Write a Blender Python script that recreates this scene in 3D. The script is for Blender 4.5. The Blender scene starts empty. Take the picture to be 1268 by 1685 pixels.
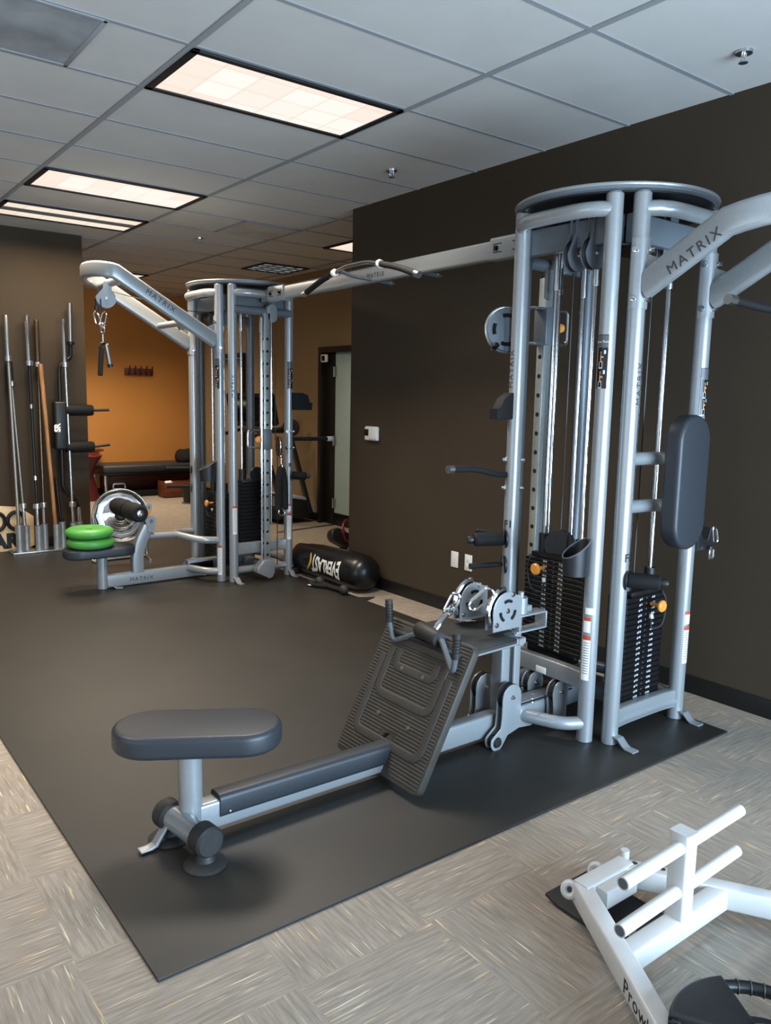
import bpy, bmesh, math, random
from mathutils import Vector, Matrix
V = Vector
R = math.radians
random.seed(7)
sc = bpy.context.scene
col = sc.collection

# ------------------------------------------------------------------ materials
def lin(h):
    h = h.lstrip('#'); o = []
    for i in (0, 2, 4):
        c = int(h[i:i+2], 16) / 255
        o.append(c / 12.92 if c <= .04045 else ((c + .055) / 1.055) ** 2.4)
    return (*o, 1)

def mat(name, c, rough=.5, metal=0., var=.06, scale=30, bump=0., spec=.5, coat=0., vscale=None):
    m = bpy.data.materials.new(name); m.use_nodes = True
    nt = m.node_tree; N = nt.nodes; L = nt.links
    b = N['Principled BSDF']
    b.inputs['Roughness'].default_value = rough
    b.inputs['Metallic'].default_value = metal
    b.inputs['Specular IOR Level'].default_value = spec
    b.inputs['Coat Weight'].default_value = coat
    tc = N.new('ShaderNodeTexCoord')
    no = N.new('ShaderNodeTexNoise'); no.inputs['Scale'].default_value = scale; no.inputs['Detail'].default_value = 4
    L.new(tc.outputs['Object'], no.inputs['Vector'])
    rp = N.new('ShaderNodeValToRGB')
    cc = lin(c) if isinstance(c, str) else c
    rp.color_ramp.elements[0].position = .3; rp.color_ramp.elements[1].position = .7
    rp.color_ramp.elements[0].color = (*[x * (1 - var) for x in cc[:3]], 1)
    rp.color_ramp.elements[1].color = (*[min(1, x * (1 + var)) for x in cc[:3]], 1)
    L.new(no.outputs['Fac'], rp.inputs['Fac']); L.new(rp.outputs['Color'], b.inputs['Base Color'])
    if bump:
        bp = N.new('ShaderNodeBump'); bp.inputs['Strength'].default_value = bump; bp.inputs['Distance'].default_value = .004
        L.new(no.outputs['Fac'], bp.inputs['Height']); L.new(bp.outputs['Normal'], b.inputs['Normal'])
    return m

def emis(name, c, s):
    m = mat(name, c); b = m.node_tree.nodes['Principled BSDF']
    b.inputs['Emission Color'].default_value = lin(c); b.inputs['Emission Strength'].default_value = s
    return m

def ramp(N, *st):
    r = N.new('ShaderNodeValToRGB'); e = r.color_ramp.elements
    while len(e) < len(st): e.new(.5)
    for k, (p, c) in enumerate(st): e[k].position = p; e[k].color = c if not isinstance(c, str) else lin(c)
    return r

def carpet_mat():
    m = bpy.data.materials.new('carpet_tile'); m.use_nodes = True
    nt = m.node_tree; N = nt.nodes; L = nt.links; b = N['Principled BSDF']
    b.inputs['Roughness'].default_value = .95; b.inputs['Specular IOR Level'].default_value = .1
    tc = N.new('ShaderNodeTexCoord')
    ck = N.new('ShaderNodeTexChecker'); ck.inputs['Scale'].default_value = 1 / .457
    ck.inputs['Color1'].default_value = (0, 0, 0, 1); ck.inputs['Color2'].default_value = (1, 1, 1, 1)
    off = N.new('ShaderNodeVectorMath'); off.operation = 'ADD'; off.inputs[1].default_value = (.11, .2, .05)
    L.new(tc.outputs['Object'], off.inputs[0]); L.new(off.outputs[0], ck.inputs['Vector'])
    def streak(sx, sy, det):
        res = []
        for sw in (0, 1):
            mp = N.new('ShaderNodeMapping'); mp.inputs['Scale'].default_value = (sx, sy, 1) if not sw else (sy, sx, 1)
            mp.inputs['Location'].default_value = (3.1 * sw, 7.7 * sw, 0)
            L.new(tc.outputs['Object'], mp.inputs['Vector'])
            no = N.new('ShaderNodeTexNoise'); no.inputs['Scale'].default_value = 1; no.inputs['Detail'].default_value = det
            no.inputs['Roughness'].default_value = .6
            L.new(mp.outputs['Vector'], no.inputs['Vector']); res.append(no)
        mx = N.new('ShaderNodeMix'); mx.data_type = 'FLOAT'
        L.new(ck.outputs['Color'], mx.inputs[0]); L.new(res[0].outputs['Fac'], mx.inputs[2]); L.new(res[1].outputs['Fac'], mx.inputs[3])
        return mx.outputs[0]
    base = ramp(N, (.3, '#80766a'), (.5, '#92877b'), (.7, '#a29688'))
    L.new(streak(7, 90, 5), base.inputs['Fac'])
    fl = ramp(N, (.63, (0, 0, 0, 1)), (.70, (.95, .95, .95, 1)))
    L.new(streak(5, 130, 2), fl.inputs['Fac'])
    fc = ramp(N, (.35, '#d2c9b8'), (.58, '#d6b680'), (.75, '#cda058'))
    big = N.new('ShaderNodeTexNoise'); big.inputs['Scale'].default_value = 6
    L.new(tc.outputs['Object'], big.inputs['Vector']); L.new(big.outputs['Fac'], fc.inputs['Fac'])
    mx = N.new('ShaderNodeMix'); mx.data_type = 'RGBA'
    L.new(fl.outputs['Color'], mx.inputs[0]); L.new(base.outputs['Color'], mx.inputs[6]); L.new(fc.outputs['Color'], mx.inputs[7])
    L.new(mx.outputs[2], b.inputs['Base Color'])
    f = N.new('ShaderNodeTexNoise'); f.inputs['Scale'].default_value = 400; L.new(tc.outputs['Object'], f.inputs['Vector'])
    bp = N.new('ShaderNodeBump'); bp.inputs['Strength'].default_value = .5; bp.inputs['Distance'].default_value = .004
    L.new(f.outputs['Fac'], bp.inputs['Height']); L.new(bp.outputs['Normal'], b.inputs['Normal'])
    return m

def panel_mat(name, lo, hi, mort, strength):
    # prismatic light panel: a grid of cells drawn by a brick texture
    m = bpy.data.materials.new(name); m.use_nodes = True
    nt = m.node_tree; N = nt.nodes; L = nt.links; b = N['Principled BSDF']
    tc = N.new('ShaderNodeTexCoord')
    br = N.new('ShaderNodeTexBrick'); br.offset = 0; br.inputs['Scale'].default_value = 1
    br.inputs['Brick Width'].default_value = .2; br.inputs['Row Height'].default_value = .19
    br.inputs['Mortar Size'].default_value = .004; br.inputs['Mortar Smooth'].default_value = .6
    br.inputs['Color1'].default_value = lin(hi); br.inputs['Color2'].default_value = lin(lo); br.inputs['Mortar'].default_value = lin(mort)
    L.new(tc.outputs['Object'], br.inputs['Vector'])
    b.inputs['Base Color'].default_value = (.12, .12, .12, 1); L.new(br.outputs['Color'], b.inputs['Emission Color'])
    b.inputs['Emission Strength'].default_value = strength
    return m

def rib_mat():
    return mat('ribbed_black_rubber', '#3b3731', .5, var=.12, scale=12)

def wood_mat(name, a, c, sc_=(40, 40, 3)):
    m = mat(name, a, .5)
    nt = m.node_tree; N = nt.nodes; L = nt.links; b = N['Principled BSDF']
    tc = N.new('ShaderNodeTexCoord'); mp = N.new('ShaderNodeMapping'); mp.inputs['Scale'].default_value = sc_
    no = N.new('ShaderNodeTexNoise'); no.inputs['Scale'].default_value = 1.5; no.inputs['Detail'].default_value = 6
    r = ramp(N, (.35, a), (.7, c))
    L.new(tc.outputs['Object'], mp.inputs['Vector']); L.new(mp.outputs['Vector'], no.inputs['Vector'])
    L.new(no.outputs['Fac'], r.inputs['Fac']); L.new(r.outputs['Color'], b.inputs['Base Color'])
    return m

M = {}
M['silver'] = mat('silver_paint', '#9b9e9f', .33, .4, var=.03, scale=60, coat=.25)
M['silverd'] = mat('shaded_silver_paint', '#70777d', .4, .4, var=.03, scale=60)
M['chrome'] = mat('chrome', '#e4e6e8', .12, 1, var=.02)
M['steel'] = mat('brushed_steel', '#c2c4c2', .3, 1, var=.08, scale=80)
M['column'] = mat('zinc_column', '#c6cdca', .3, .75, var=.06, scale=40)
M['knurl'] = mat('knurled_steel', '#a39e94', .42, 1, var=.2, scale=300, bump=.3)
M['galv'] = mat('galvanised_steel', '#b4bcbf', .42, .8, var=.15, scale=25)
M['black'] = mat('black_plastic', '#1b1b1c', .45, var=.1)
M['blackm'] = mat('black_metal', '#161617', .38, .2, var=.1)
M['plate'] = mat('black_weight_plate', '#131314', .36, .3, var=.15, scale=20)
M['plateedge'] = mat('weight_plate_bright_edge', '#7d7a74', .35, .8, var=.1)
M['rubber'] = mat('black_rubber', '#262523', .6, var=.12, scale=40, bump=.1)
M['mat'] = mat('black_rubber_flooring', '#272420', .50, var=.16, scale=2.2, bump=0, spec=.45)
M['grip'] = mat('black_foam_grip', '#141313', .75, var=.12, scale=80, bump=.15, spec=.3)
M['vinyl'] = mat('charcoal_vinyl', '#2b2e33', .46, var=.08, scale=150, bump=.06)
M['orange'] = mat('orange_plastic', '#e0913a', .35, var=.04)
M['cable'] = mat('black_cable', '#0d0d0d', .4)
M['white'] = mat('white_plastic', '#e4e2da', .4, var=.02)
M['whitep'] = mat('white_paint', '#c4c2bf', .38, var=.03, scale=20, coat=.2)
M['label'] = mat('label_white', '#e8e6e0', .5, var=.03, scale=200)
M['labelred'] = mat('label_red', '#c04a28', .5)
M['ink'] = mat('dark_ink', '#3a3c3f', .5)
M['inkb'] = mat('black_ink', '#0b0b0c', .5)
M['placard'] = mat('placard_black', '#141415', .35)
M['placardg'] = mat('placard_grey', '#55575a', .4)
M['numw'] = mat('number_white', '#c9cbcc', .5)
M['skin'] = mat('pictogram_orange', '#d8a070', .5)
M['carpet'] = carpet_mat()
M['ceil'] = mat('ceiling_tile', '#c2c0bc', .95, var=.03, scale=4, spec=.1, bump=.05)
M['tbar'] = mat('ceiling_grid_metal', '#8d8f91', .7, var=.02)
M['wallr'] = mat('dark_taupe_wall', '#40362a', .82, var=.05, scale=1.5, spec=.25)
M['wallo'] = mat('orange_wall', '#d08f4a', .8, var=.04, scale=1.2, spec=.25)
M['wallt'] = mat('tan_wall', '#8f7857', .8, var=.04, scale=1.2, spec=.25)
M['base'] = mat('black_baseboard', '#121110', .5)
M['frame'] = mat('dark_bronze_frame', '#17130f', .5)
M['door'] = mat('pale_green_grey_door', '#b4cbc6', .5, var=.04, scale=3)
M['dark'] = mat('dark_void', '#0c0b0a', .9)
M['lframe'] = mat('black_light_frame', '#0d0b09', .6)
M['panel'] = panel_mat('light_panel', '#fbe6d6', '#fff9f0', '#ecd2bd', .98)
M['panelw'] = panel_mat('light_panel_warm', '#f9e8d2', '#fff3de', '#e6cfae', .95)
M['louver'] = panel_mat('louver_daylight_glow', '#7f8688', '#c9d1d4', '#3a3a38', .4)  # unlit cells: weak glow stands in for daylight reflected in them
M['grille'] = mat('stained_vent_grille', '#8b8d8f', .8, var=.35, scale=3.5)
M['grille2'] = mat('dusty_vent_grille', '#b5b0a8', .85, var=.15, scale=3)
M['rib'] = rib_mat()
M['band'] = mat('smooth_rubber_band', '#3d3935', .5, var=.1)
M['green'] = mat('green_rubber', '#4a9540', .42, var=.05, scale=8)
M['wood'] = wood_mat('wooden_pole', '#8a5a2f', '#b98652')
M['ply'] = wood_mat('pale_board', '#dcb98c', '#ecd0a6', (3, 3, 20))
M['crate'] = wood_mat('red_brown_wood', '#5a2a17', '#7d4226', (4, 20, 20))
M['redb'] = mat('dark_red_plastic', '#4c1417', .4)
M['bag'] = mat('black_leather', '#121213', .3, var=.2, scale=14, bump=.25)
M['yellow'] = mat('yellow_print', '#d9b048', .5)
M['cloth'] = mat('black_cloth', '#151210', .9, var=.2, scale=20, bump=.4)
M['bluehood'] = mat('silver_blue_hood', '#a9b6c6', .35, .2)
M['glass'] = mat('dark_screen', '#0e0f11', .15)
M['gold'] = mat('brass_screw', '#8d8274', .4, .7)
M['brownbar'] = mat('brown_reflection_steel', '#6d5a4a', .28, .9, var=.1)  # brown reflection put into the steel's base colour
M['red'] = mat('red_enamel', '#8d1c22', .35)

# ------------------------------------------------------------------ mesh builder
def frame_from(d, up=None):
    d = V(d).normalized()
    up = V(up) if up is not None else (V((0, 0, 1)) if abs(d.z) < .95 else V((1, 0, 0)))
    x = up.cross(d)
    if x.length < 1e-6: x = V((1, 0, 0)).cross(d)
    x.normalize(); y = d.cross(x)
    return x, y, d

def fillet(pts, r, n=6):
    pts = [V(p) for p in pts]; out = [pts[0]]
    for i in range(1, len(pts) - 1):
        a, b, c = pts[i-1], pts[i], pts[i+1]
        d1, d2 = (a - b), (c - b); l1, l2 = d1.length, d2.length
        q = min(r, l1 * .48, l2 * .48); p0 = b + d1 / l1 * q; p1 = b + d2 / l2 * q
        for k in range(n + 1):
            t = k / n; out.append(p0 * (1-t)**2 + b * 2*t*(1-t) + p1 * t*t)
    out.append(pts[-1]); return out

def curve(pts, n=10):
    P = [V(p) for p in pts]; P = [P[0]*2 - P[1]] + P + [P[-1]*2 - P[-2]]; o = []
    for i in range(1, len(P) - 2):
        p0, p1, p2, p3 = P[i-1:i+3]
        for k in range(n):
            t = k / n
            o.append(.5 * (2*p1 + (p2-p0)*t + (2*p0-5*p1+4*p2-p3)*t*t + (3*p1-p0-3*p2+p3)*t**3))
    o.append(P[-2]); return o

class MB:
    def __init__(s): s.bm = bmesh.new()
    def _sweep(s, pts, prof, cap=True, closed=False, up=None, scale=None):
        pts = [V(p) for p in pts]; n = len(pts); rings = []; x = None
        for i, p in enumerate(pts):
            if closed: d = (pts[(i+1) % n] - pts[i-1])
            else: d = pts[min(i+1, n-1)] - pts[max(i-1, 0)]
            d.normalize()
            if up is not None: x, y, _ = frame_from(d, up)
            elif x is None: x, y, _ = frame_from(d)
            else:
                x = (x - d * x.dot(d)).normalized(); y = d.cross(x)
            k = scale[i] if scale else 1
            rings.append([s.bm.verts.new(p + x*a*k + y*b*k) for a, b in prof])
        m = len(prof)
        for i in range(n if closed else n - 1):
            A, B = rings[i], rings[(i+1) % n]
            for j in range(m): s.bm.faces.new((A[j], A[(j+1) % m], B[(j+1) % m], B[j]))
        if cap and not closed:
            s.bm.faces.new(rings[0][::-1]); s.bm.faces.new(rings[-1])
        return s
    def tube(s, pts, r, seg=14, cap=True, closed=False, scale=None):
        return s._sweep(pts, [(r*math.cos(2*math.pi*k/seg), r*math.sin(2*math.pi*k/seg)) for k in range(seg)], cap, closed, None, scale)
    def bar(s, pts, w, h, up=(0, 0, 1), rd=.008, closed=False):
        # rounded-rectangular section: w across, h along 'up'
        pr = []; rd = min(rd, w*.49, h*.49)
        for cx, cy, a0 in ((w/2-rd, h/2-rd, 0), (-w/2+rd, h/2-rd, 90), (-w/2+rd, -h/2+rd, 180), (w/2-rd, -h/2+rd, 270)):
            for k in range(4):
                a = R(a0 + 30*k); pr.append((cx + rd*math.cos(a), cy + rd*math.sin(a)))
        return s._sweep(pts, pr, True, closed, up)
    def box(s, c, size, rot=None, bev=.004, seg=2):
        r = bmesh.ops.create_cube(s.bm, size=1); vs = r['verts']
        m = Matrix.Translation(V(c)) @ (rot.to_4x4() if rot is not None else Matrix.Identity(4)) @ Matrix.Diagonal((*size, 1))
        bmesh.ops.transform(s.bm, matrix=m, verts=vs)
        if bev:
            es = list({e for v in vs for e in v.link_edges})
            bmesh.ops.bevel(s.bm, geom=es, offset=min(bev, min(size)*.45), segments=seg, affect='EDGES', profile=.5)
        return s
    def cyl(s, a, b, r, r2=None, seg=20, bev=0):
        a, b = V(a), V(b); r2 = r if r2 is None else r2
        if bev:
            d = (b-a).normalized()
            return s.lathe([(0, 0), (r-bev, 0), (r, bev), (r2, (b-a).length-bev), (r2-bev, (b-a).length), (0, (b-a).length)], a, d, seg)
        return s.tube([a, b], 1, seg, scale=[r, r2])
    def lathe(s, prof, o, axis=(0, 0, 1), seg=24):
        x, y, d = frame_from(axis); o = V(o); rings = []
        for r, h in prof:
            if r < 1e-6: rings.append([s.bm.verts.new(o + d*h)])
            else: rings.append([s.bm.verts.new(o + d*h + (x*math.cos(2*math.pi*k/seg) + y*math.sin(2*math.pi*k/seg))*r) for k in range(seg)])
        for A, B in zip(rings, rings[1:]):
            for k in range(seg):
                j = (k+1) % seg
                if len(A) == 1 and len(B) == 1: continue
                if len(A) == 1: s.bm.faces.new((A[0], B[k], B[j]))
                elif len(B) == 1: s.bm.faces.new((A[k], A[j], B[0]))
                else: s.bm.faces.new((A[k], A[j], B[j], B[k]))
        return s
    def prism(s, outline, o, u, v, th, bev=0):
        # extrude a 2-D outline lying in the plane (o; u, v), centred on the plane, with rounded rims
        u, v = V(u).normalized(), V(v).normalized(); n = u.cross(v); o = V(o)
        P = [V((a, b)) for a, b in outline]; k = len(P)
        if sum(P[i].x*P[(i+1) % k].y - P[(i+1) % k].x*P[i].y for i in range(k)) < 0: P.reverse()
        bev = min(bev, th*.49); off = []
        for i in range(k):
            d1, d2 = (P[i]-P[i-1]).normalized(), (P[(i+1) % k]-P[i]).normalized()
            n1, n2 = V((-d1.y, d1.x)), V((-d2.y, d2.x)); m = n1+n2
            off.append(m/max(.35, m.length_squared/2) if m.length > 1e-4 else n1)
        lay = [(0, -th/2), (0, th/2)]
        if bev:
            q = [(bev*(1-math.cos(R(a))), bev*(1-math.sin(R(a)))) for a in (0, 22, 45, 68, 90)]   # (inset, depth below rim)
            lay = [(i_, -th/2+d_) for i_, d_ in reversed(q)]
            lay = [(bev-0, -th/2)] + [(bev*(1-math.sin(R(a))), -th/2+bev*(1-math.cos(R(a)))) for a in (22, 45, 68, 90)]
            lay += [(i_, -h_) for i_, h_ in reversed(lay)]
        rings = [[s.bm.verts.new(o + u*(p.x+w.x*ins) + v*(p.y+w.y*ins) + n*h) for p, w in zip(P, off)] for ins, h in lay]
        s.bm.faces.new(rings[0][::-1]); s.bm.faces.new(rings[-1])
        for A, B in zip(rings, rings[1:]):
            for i in range(k): s.bm.faces.new((A[i], A[(i+1) % k], B[(i+1) % k], B[i]))
        return s
    def torus(s, o, axis, r, t, seg=24, ts=8):
        x, y, d = frame_from(axis); o = V(o)
        return s.tube([o + (x*math.cos(2*math.pi*k/seg) + y*math.sin(2*math.pi*k/seg))*r for k in range(seg)], t, ts, closed=True)
    def sphere(s, o, r, sc_=(1, 1, 1)):
        q = bmesh.ops.create_uvsphere(s.bm, u_segments=16, v_segments=10, radius=r)
        bmesh.ops.transform(s.bm, matrix=Matrix.Translation(V(o)) @ Matrix.Diagonal((*sc_, 1)), verts=q['verts']); return s
    def patch(s, cx, cy, r, a0, a1, z0, z1, n=8):
        # thin sticker wrapped round a vertical post
        ring = []
        for k in range(n+1):
            a = R(a0 + (a1-a0)*k/n)
            ring.append((s.bm.verts.new((cx+r*math.cos(a), cy+r*math.sin(a), z0)), s.bm.verts.new((cx+r*math.cos(a), cy+r*math.sin(a), z1))))
        for A, B in zip(ring, ring[1:]): s.bm.faces.new((A[0], B[0], B[1], A[1]))
        return s
    def shell(s, cx, cy, r, t, a0, a1, z0, z1, n=12):
        o = [(cx+(r+t)*math.cos(R(a0+(a1-a0)*k/n)), cy+(r+t)*math.sin(R(a0+(a1-a0)*k/n))) for k in range(n+1)]
        i = [(cx+r*math.cos(R(a0+(a1-a0)*k/n)), cy+r*math.sin(R(a0+(a1-a0)*k/n))) for k in range(n, -1, -1)]
        return s.prism(o+i, (0, 0, (z0+z1)/2), (1, 0, 0), (0, 1, 0), z1-z0)
    def mesh(s, name, m, smooth=32):
        bmesh.ops.recalc_face_normals(s.bm, faces=s.bm.faces)
        me = bpy.data.meshes.new(name); s.bm.to_mesh(me); s.bm.free()
        me.materials.append(m)
        if smooth: me.shade_smooth(); me.set_sharp_from_angle(angle=R(smooth))
        return me

def capsule(l, w, n=10, rr=None):
    # stadium outline, long side along the first axis
    r = w/2 if rr is None else rr; o = []
    for cx, cy, a0 in ((l/2-r, w/2-r, 0), (-l/2+r, w/2-r, 90), (-l/2+r, -w/2+r, 180), (l/2-r, -w/2+r, 270)):
        for k in range(n+1):
            a = R(a0 + 90*k/n); o.append((cx + r*math.cos(a), cy + r*math.sin(a)))
    q = []
    for p in o:
        if not q or (V(p)-V(q[-1])).length > 1e-5: q.append(p)
    if (V(q[0])-V(q[-1])).length < 1e-5: q.pop()
    return q

ROOT = {}
def props(o, label=None, cat=None, group=None, kind=None):
    if label: o['label'] = label
    if cat: o['category'] = cat
    if group: o['group'] = group
    if kind: o['kind'] = kind
    return o
def thing(name, label, cat, loc=(0, 0, 0), group=None):
    o = bpy.data.objects.new(name, None); o.empty_display_size = .1; col.objects.link(o); o.location = loc
    ROOT[o] = V(loc); return props(o, label, cat, group)
def part(name, mb, m, parent, label=None, smooth=32, kind=None):
    """mesh given in world coordinates, re-expressed in its thing's frame"""
    me = mb.mesh(name, M[m] if isinstance(m, str) else m, smooth) if isinstance(mb, MB) else mb
    o = bpy.data.objects.new(name, me); col.objects.link(o); o.parent = parent
    me.transform(Matrix.Translation(-ROOT[parent])); ROOT[o] = ROOT[parent]
    return props(o, label, kind=kind)
def part2(name, layers, parent, label=None, smooth=32):
    """one mesh whose surface pattern keeps a second material"""
    bm = bmesh.new(); mats = []
    for k, (mb, m) in enumerate(layers):
        me = mb.mesh(name, M[m], smooth) if isinstance(mb, MB) else mb
        n0 = len(bm.faces); bm.from_mesh(me); bm.faces.ensure_lookup_table()
        for f in bm.faces[n0:]: f.material_index = k
        bpy.data.meshes.remove(me); mats.append(M[m])
    me = bpy.data.meshes.new(name); bm.to_mesh(me); bm.free()
    for m in mats: me.materials.append(m)
    me.set_sharp_from_angle(angle=R(smooth))
    return part(name, me, None, parent, label)
def single(name, mb, m, label, cat, group=None, kind=None, origin=None, smooth=32):
    me = mb.mesh(name, M[m] if isinstance(m, str) else m, smooth)
    if origin is None:
        bb = [v.co for v in me.vertices]
        origin = (sum(c.x for c in bb)/len(bb), sum(c.y for c in bb)/len(bb), min(c.z for c in bb))
    o = bpy.data.objects.new(name, me); col.objects.link(o); o.location = origin
    me.transform(Matrix.Translation(-V(origin))); ROOT[o] = V(origin)
    return props(o, label, cat, group, kind)
def struct(name, mb, m, parent=None, smooth=32):
    if parent: return part(name, mb, m, parent, smooth=smooth)
    return single(name, mb, m, None, None, kind='structure', origin=(0, 0, 0), smooth=smooth)
def dup(root, loc, label=None, group=None):
    r = root.copy(); col.objects.link(r); r.location = loc; ROOT[r] = V(loc)
    if label: r['label'] = label
    if group: r['group'] = group
    for ch in list(root.children):
        c = ch.copy(); col.objects.link(c); c.parent = r
        for g in ch.children:
            d = g.copy(); col.objects.link(d); d.parent = c
    return r

def text_mesh(s, fn, size, m, ext=.0006, align='LEFT', bold=0., sp=1., wrap=0):
    """letters flattened to a mesh; fn maps (u, v, w) in text units to world"""
    c = bpy.data.curves.new('lettering', 'FONT'); c.body = s; c.size = size; c.extrude = ext; c.align_x = align
    c.offset = bold; c.space_character = sp; c.resolution_u = 3
    o = bpy.data.objects.new('lettering', c); col.objects.link(o)
    dg = bpy.context.evaluated_depsgraph_get()
    me = bpy.data.meshes.new_from_object(o.evaluated_get(dg))
    bpy.data.objects.remove(o); bpy.data.curves.remove(c)
    if wrap:   # fine enough to follow a round surface
        b = bmesh.new(); b.from_mesh(me)
        for _ in range(4):
            es = [e for e in b.edges if e.calc_length() > wrap]
            if not es: break
            bmesh.ops.subdivide_edges(b, edges=es, cuts=1); bmesh.ops.triangulate(b, faces=b.faces)
        b.to_mesh(me); b.free()
    for v in me.vertices: v.co = fn(*v.co)
    me.materials.clear(); me.materials.append(M[m])
    return me
def plane_fn(o, u, v):
    o, u, v = V(o), V(u).normalized(), V(v).normalized(); n = u.cross(v)
    return lambda a, b, c: o + u*a + v*b + n*c
def post_fn(cx, cy, r, ang, z, up=True):
    # text reading upward along a vertical post, letters wrapped round it
    def f(a, b, c):
        th = R(ang) - (b / r) * (1 if up else -1)
        return V((cx + (r+c+.0006)*math.cos(th), cy + (r+c+.0006)*math.sin(th), z + (a if up else -a)))
    return f

# ------------------------------------------------------------------ room shell
CZ = 3.102; WX = 2.316; CY = 3.28; SX = 3.84; BY = 10.1; PY = 6.02; PX = .957
def slab(x0, x1, y0, y1, z0, z1): return MB().box(((x0+x1)/2, (y0+y1)/2, (z0+z1)/2), (x1-x0, y1-y0, z1-z0), bev=0)
struct('floor', slab(-5, SX+.1, -4.5, BY+.1, -.08, 0), 'carpet', smooth=0)
struct('ceiling', slab(-5, SX+.1, -4.5, BY+.1, CZ, CZ+.08), 'ceil', smooth=0)
struct('wall_right', slab(WX, SX, -4.5, CY, 0, CZ), 'wallr', smooth=0)
struct('wall_back', slab(-5, SX+.1, BY, BY+.1, 0, CZ), 'wallo', smooth=0)
struct('wall_left', slab(-5, PX, PY, BY, 0, CZ), 'wallr', smooth=0)
w = MB()
DR = [(5.05, 6.07, 2.17), (8.1, 8.98, 2.17)]   # doorways in the tan side wall
ys = [CY] + [a for d in DR for a in d[:2]] + [BY]
for k in range(0, len(ys), 2): w.box((SX+.05, (ys[k]+ys[k+1])/2, CZ/2), (.1, ys[k+1]-ys[k], CZ), bev=0)
for a, b, h in DR: w.box((SX+.05, (a+b)/2, (h+CZ)/2), (.1, b-a, CZ-h), bev=0)
struct('wall_side', w, 'wallt', smooth=0)
struct('baseboard_right', MB().box((WX-.006, -.61, .05), (.012, 7.78, .1), bev=.003), 'base')
struct('baseboard_corner', MB().box(((WX+SX)/2, CY+.006, .05), (SX-WX, .012, .1), bev=.003), 'base')
b = MB()
for a, c in ((CY, DR[0][0]), (DR[0][1], DR[1][0]), (DR[1][1], BY)): b.box((SX-.006, (a+c)/2, .05), (.012, c-a, .1), bev=.003)
struct('baseboard_side', b, 'base')
struct('baseboard_back', MB().box(((PX+SX)/2, BY-.006, .05), (SX-PX, .012, .1), bev=.003), 'base')
struct('baseboard_left', MB().box(((PX-5)/2, PY-.006, .06), (PX+5, .012, .12), bev=.003), 'base')
# suspended ceiling grid: wide main runners, thin cross tees
g = MB()
for i in range(-4, 4):
    x = i*1.2192; g.box((x, 2.8, CZ-.003), (.03, 14.6, .008), bev=0)
struct('trim_1', g, 'tbar', smooth=0)
g = MB()
for k in range(-7, 17):
    y = k*.6096; g.box((-.6, y, CZ-.002), (8.8, .022, .005), bev=0)
struct('trim_2', g, 'tbar', smooth=0)

# doors
d1 = bpy.data.objects.new('door_1', None); col.objects.link(d1); d1.location = (SX, 5.56, 0); d1['kind'] = 'structure'; ROOT[d1] = V(d1.location)
f = MB(); f.box((SX, 6.04, 1.085), (.14, .07, 2.17), bev=.004); f.box((SX, 5.08, 1.085), (.14, .07, 2.17), bev=.004); f.box((SX, 5.56, 2.135), (.14, .9, .07), bev=.004)
part('door_frame', f, 'frame', d1)
part('jamb_panel', MB().box((SX+.03, 5.91, 1.05), (.05, .2, 2.1), bev=.004), 'frame', d1)
lf = part('door_leaf', MB().box((SX+.03, 5.46, 1.13), (.045, .68, 1.96), bev=.004), 'door', d1)
part('kick_plate', MB().box((SX+.03, 5.46, .075), (.05, .68, .15), bev=.003), 'blackm', d1)
for z in (1.87, 1.04, .27): part('hinge', MB().box((SX-.005, 5.80, z), (.012, .06, .12), bev=.003).cyl((SX-.014, 5.80, z-.06), (SX-.014, 5.80, z+.06), .012), 'steel', lf)
s_ = single('door_chime', MB().box((SX-.09, 5.9, 2.03), (.035, .13, .095), bev=.02, seg=3), 'white', 'small white sensor on the dark door frame beside the pale green door', 'sensor')
part('screen', MB().box((SX-.109, 5.9, 2.03), (.006, .07, .06), bev=.002), 'glass', s_)
d2 = bpy.data.objects.new('door_2', None); col.objects.link(d2); d2.location = (SX, 8.54, 0); d2['kind'] = 'structure'; ROOT[d2] = V(d2.location)
f = MB(); f.box((SX, 8.95, 1.085), (.14, .06, 2.17)); f.box((SX, 8.13, 1.085), (.14, .06, 2.17)); f.box((SX, 8.54, 2.14), (.14, .8, .06))
part('door_frame', f, 'frame', d2)
part('door_leaf', MB().box((SX+.04, 8.54, 1.05), (.045, .76, 2.1)), 'wallt', d2)

# ------------------------------------------------------------------ ceiling fixtures
def light_fixture(x0, y0, x1, y1, label, pm='panel', grp=None):
    t = thing('ceiling_light', label, 'light', ((x0+x1)/2, (y0+y1)/2, CZ-.012), grp)
    f = MB(); w_ = .035; z = CZ-.008; cx, cy = (x0+x1)/2, (y0+y1)/2
    f.box((cx, y0+w_/2, z), (x1-x0, w_, .016), bev=.002); f.box((cx, y1-w_/2, z), (x1-x0, w_, .016), bev=.002)
    f.box((x0+w_/2, cy, z), (w_, y1-y0, .016), bev=.002); f.box((x1-w_/2, cy, z), (w_, y1-y0, .016), bev=.002)
    part('frame', f, 'lframe', t)
    part('diffuser', MB().box((cx, cy, CZ-.005), (x1-x0-.06, y1-y0-.06, .006), bev=0), pm, t, smooth=0)
    return t
T = 1.2192; K = .6096
light_fixture(.0+.01, 2*K+.01, T-.01, 3*K-.01, 'large glowing ceiling light panel nearest the camera, beside the sprinkler', 'panel')
light_fixture(.0+.01, 6*K+.01, T-.01, 7*K-.01, 'glowing ceiling light panel, second in the row going away from the camera', 'panel')
light_fixture(.0+.01, 8*K+.01, T-.01, 9*K-.01, 'ceiling light panel with two lit strips, just in front of the dark left wall', 'panelw')
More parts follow.
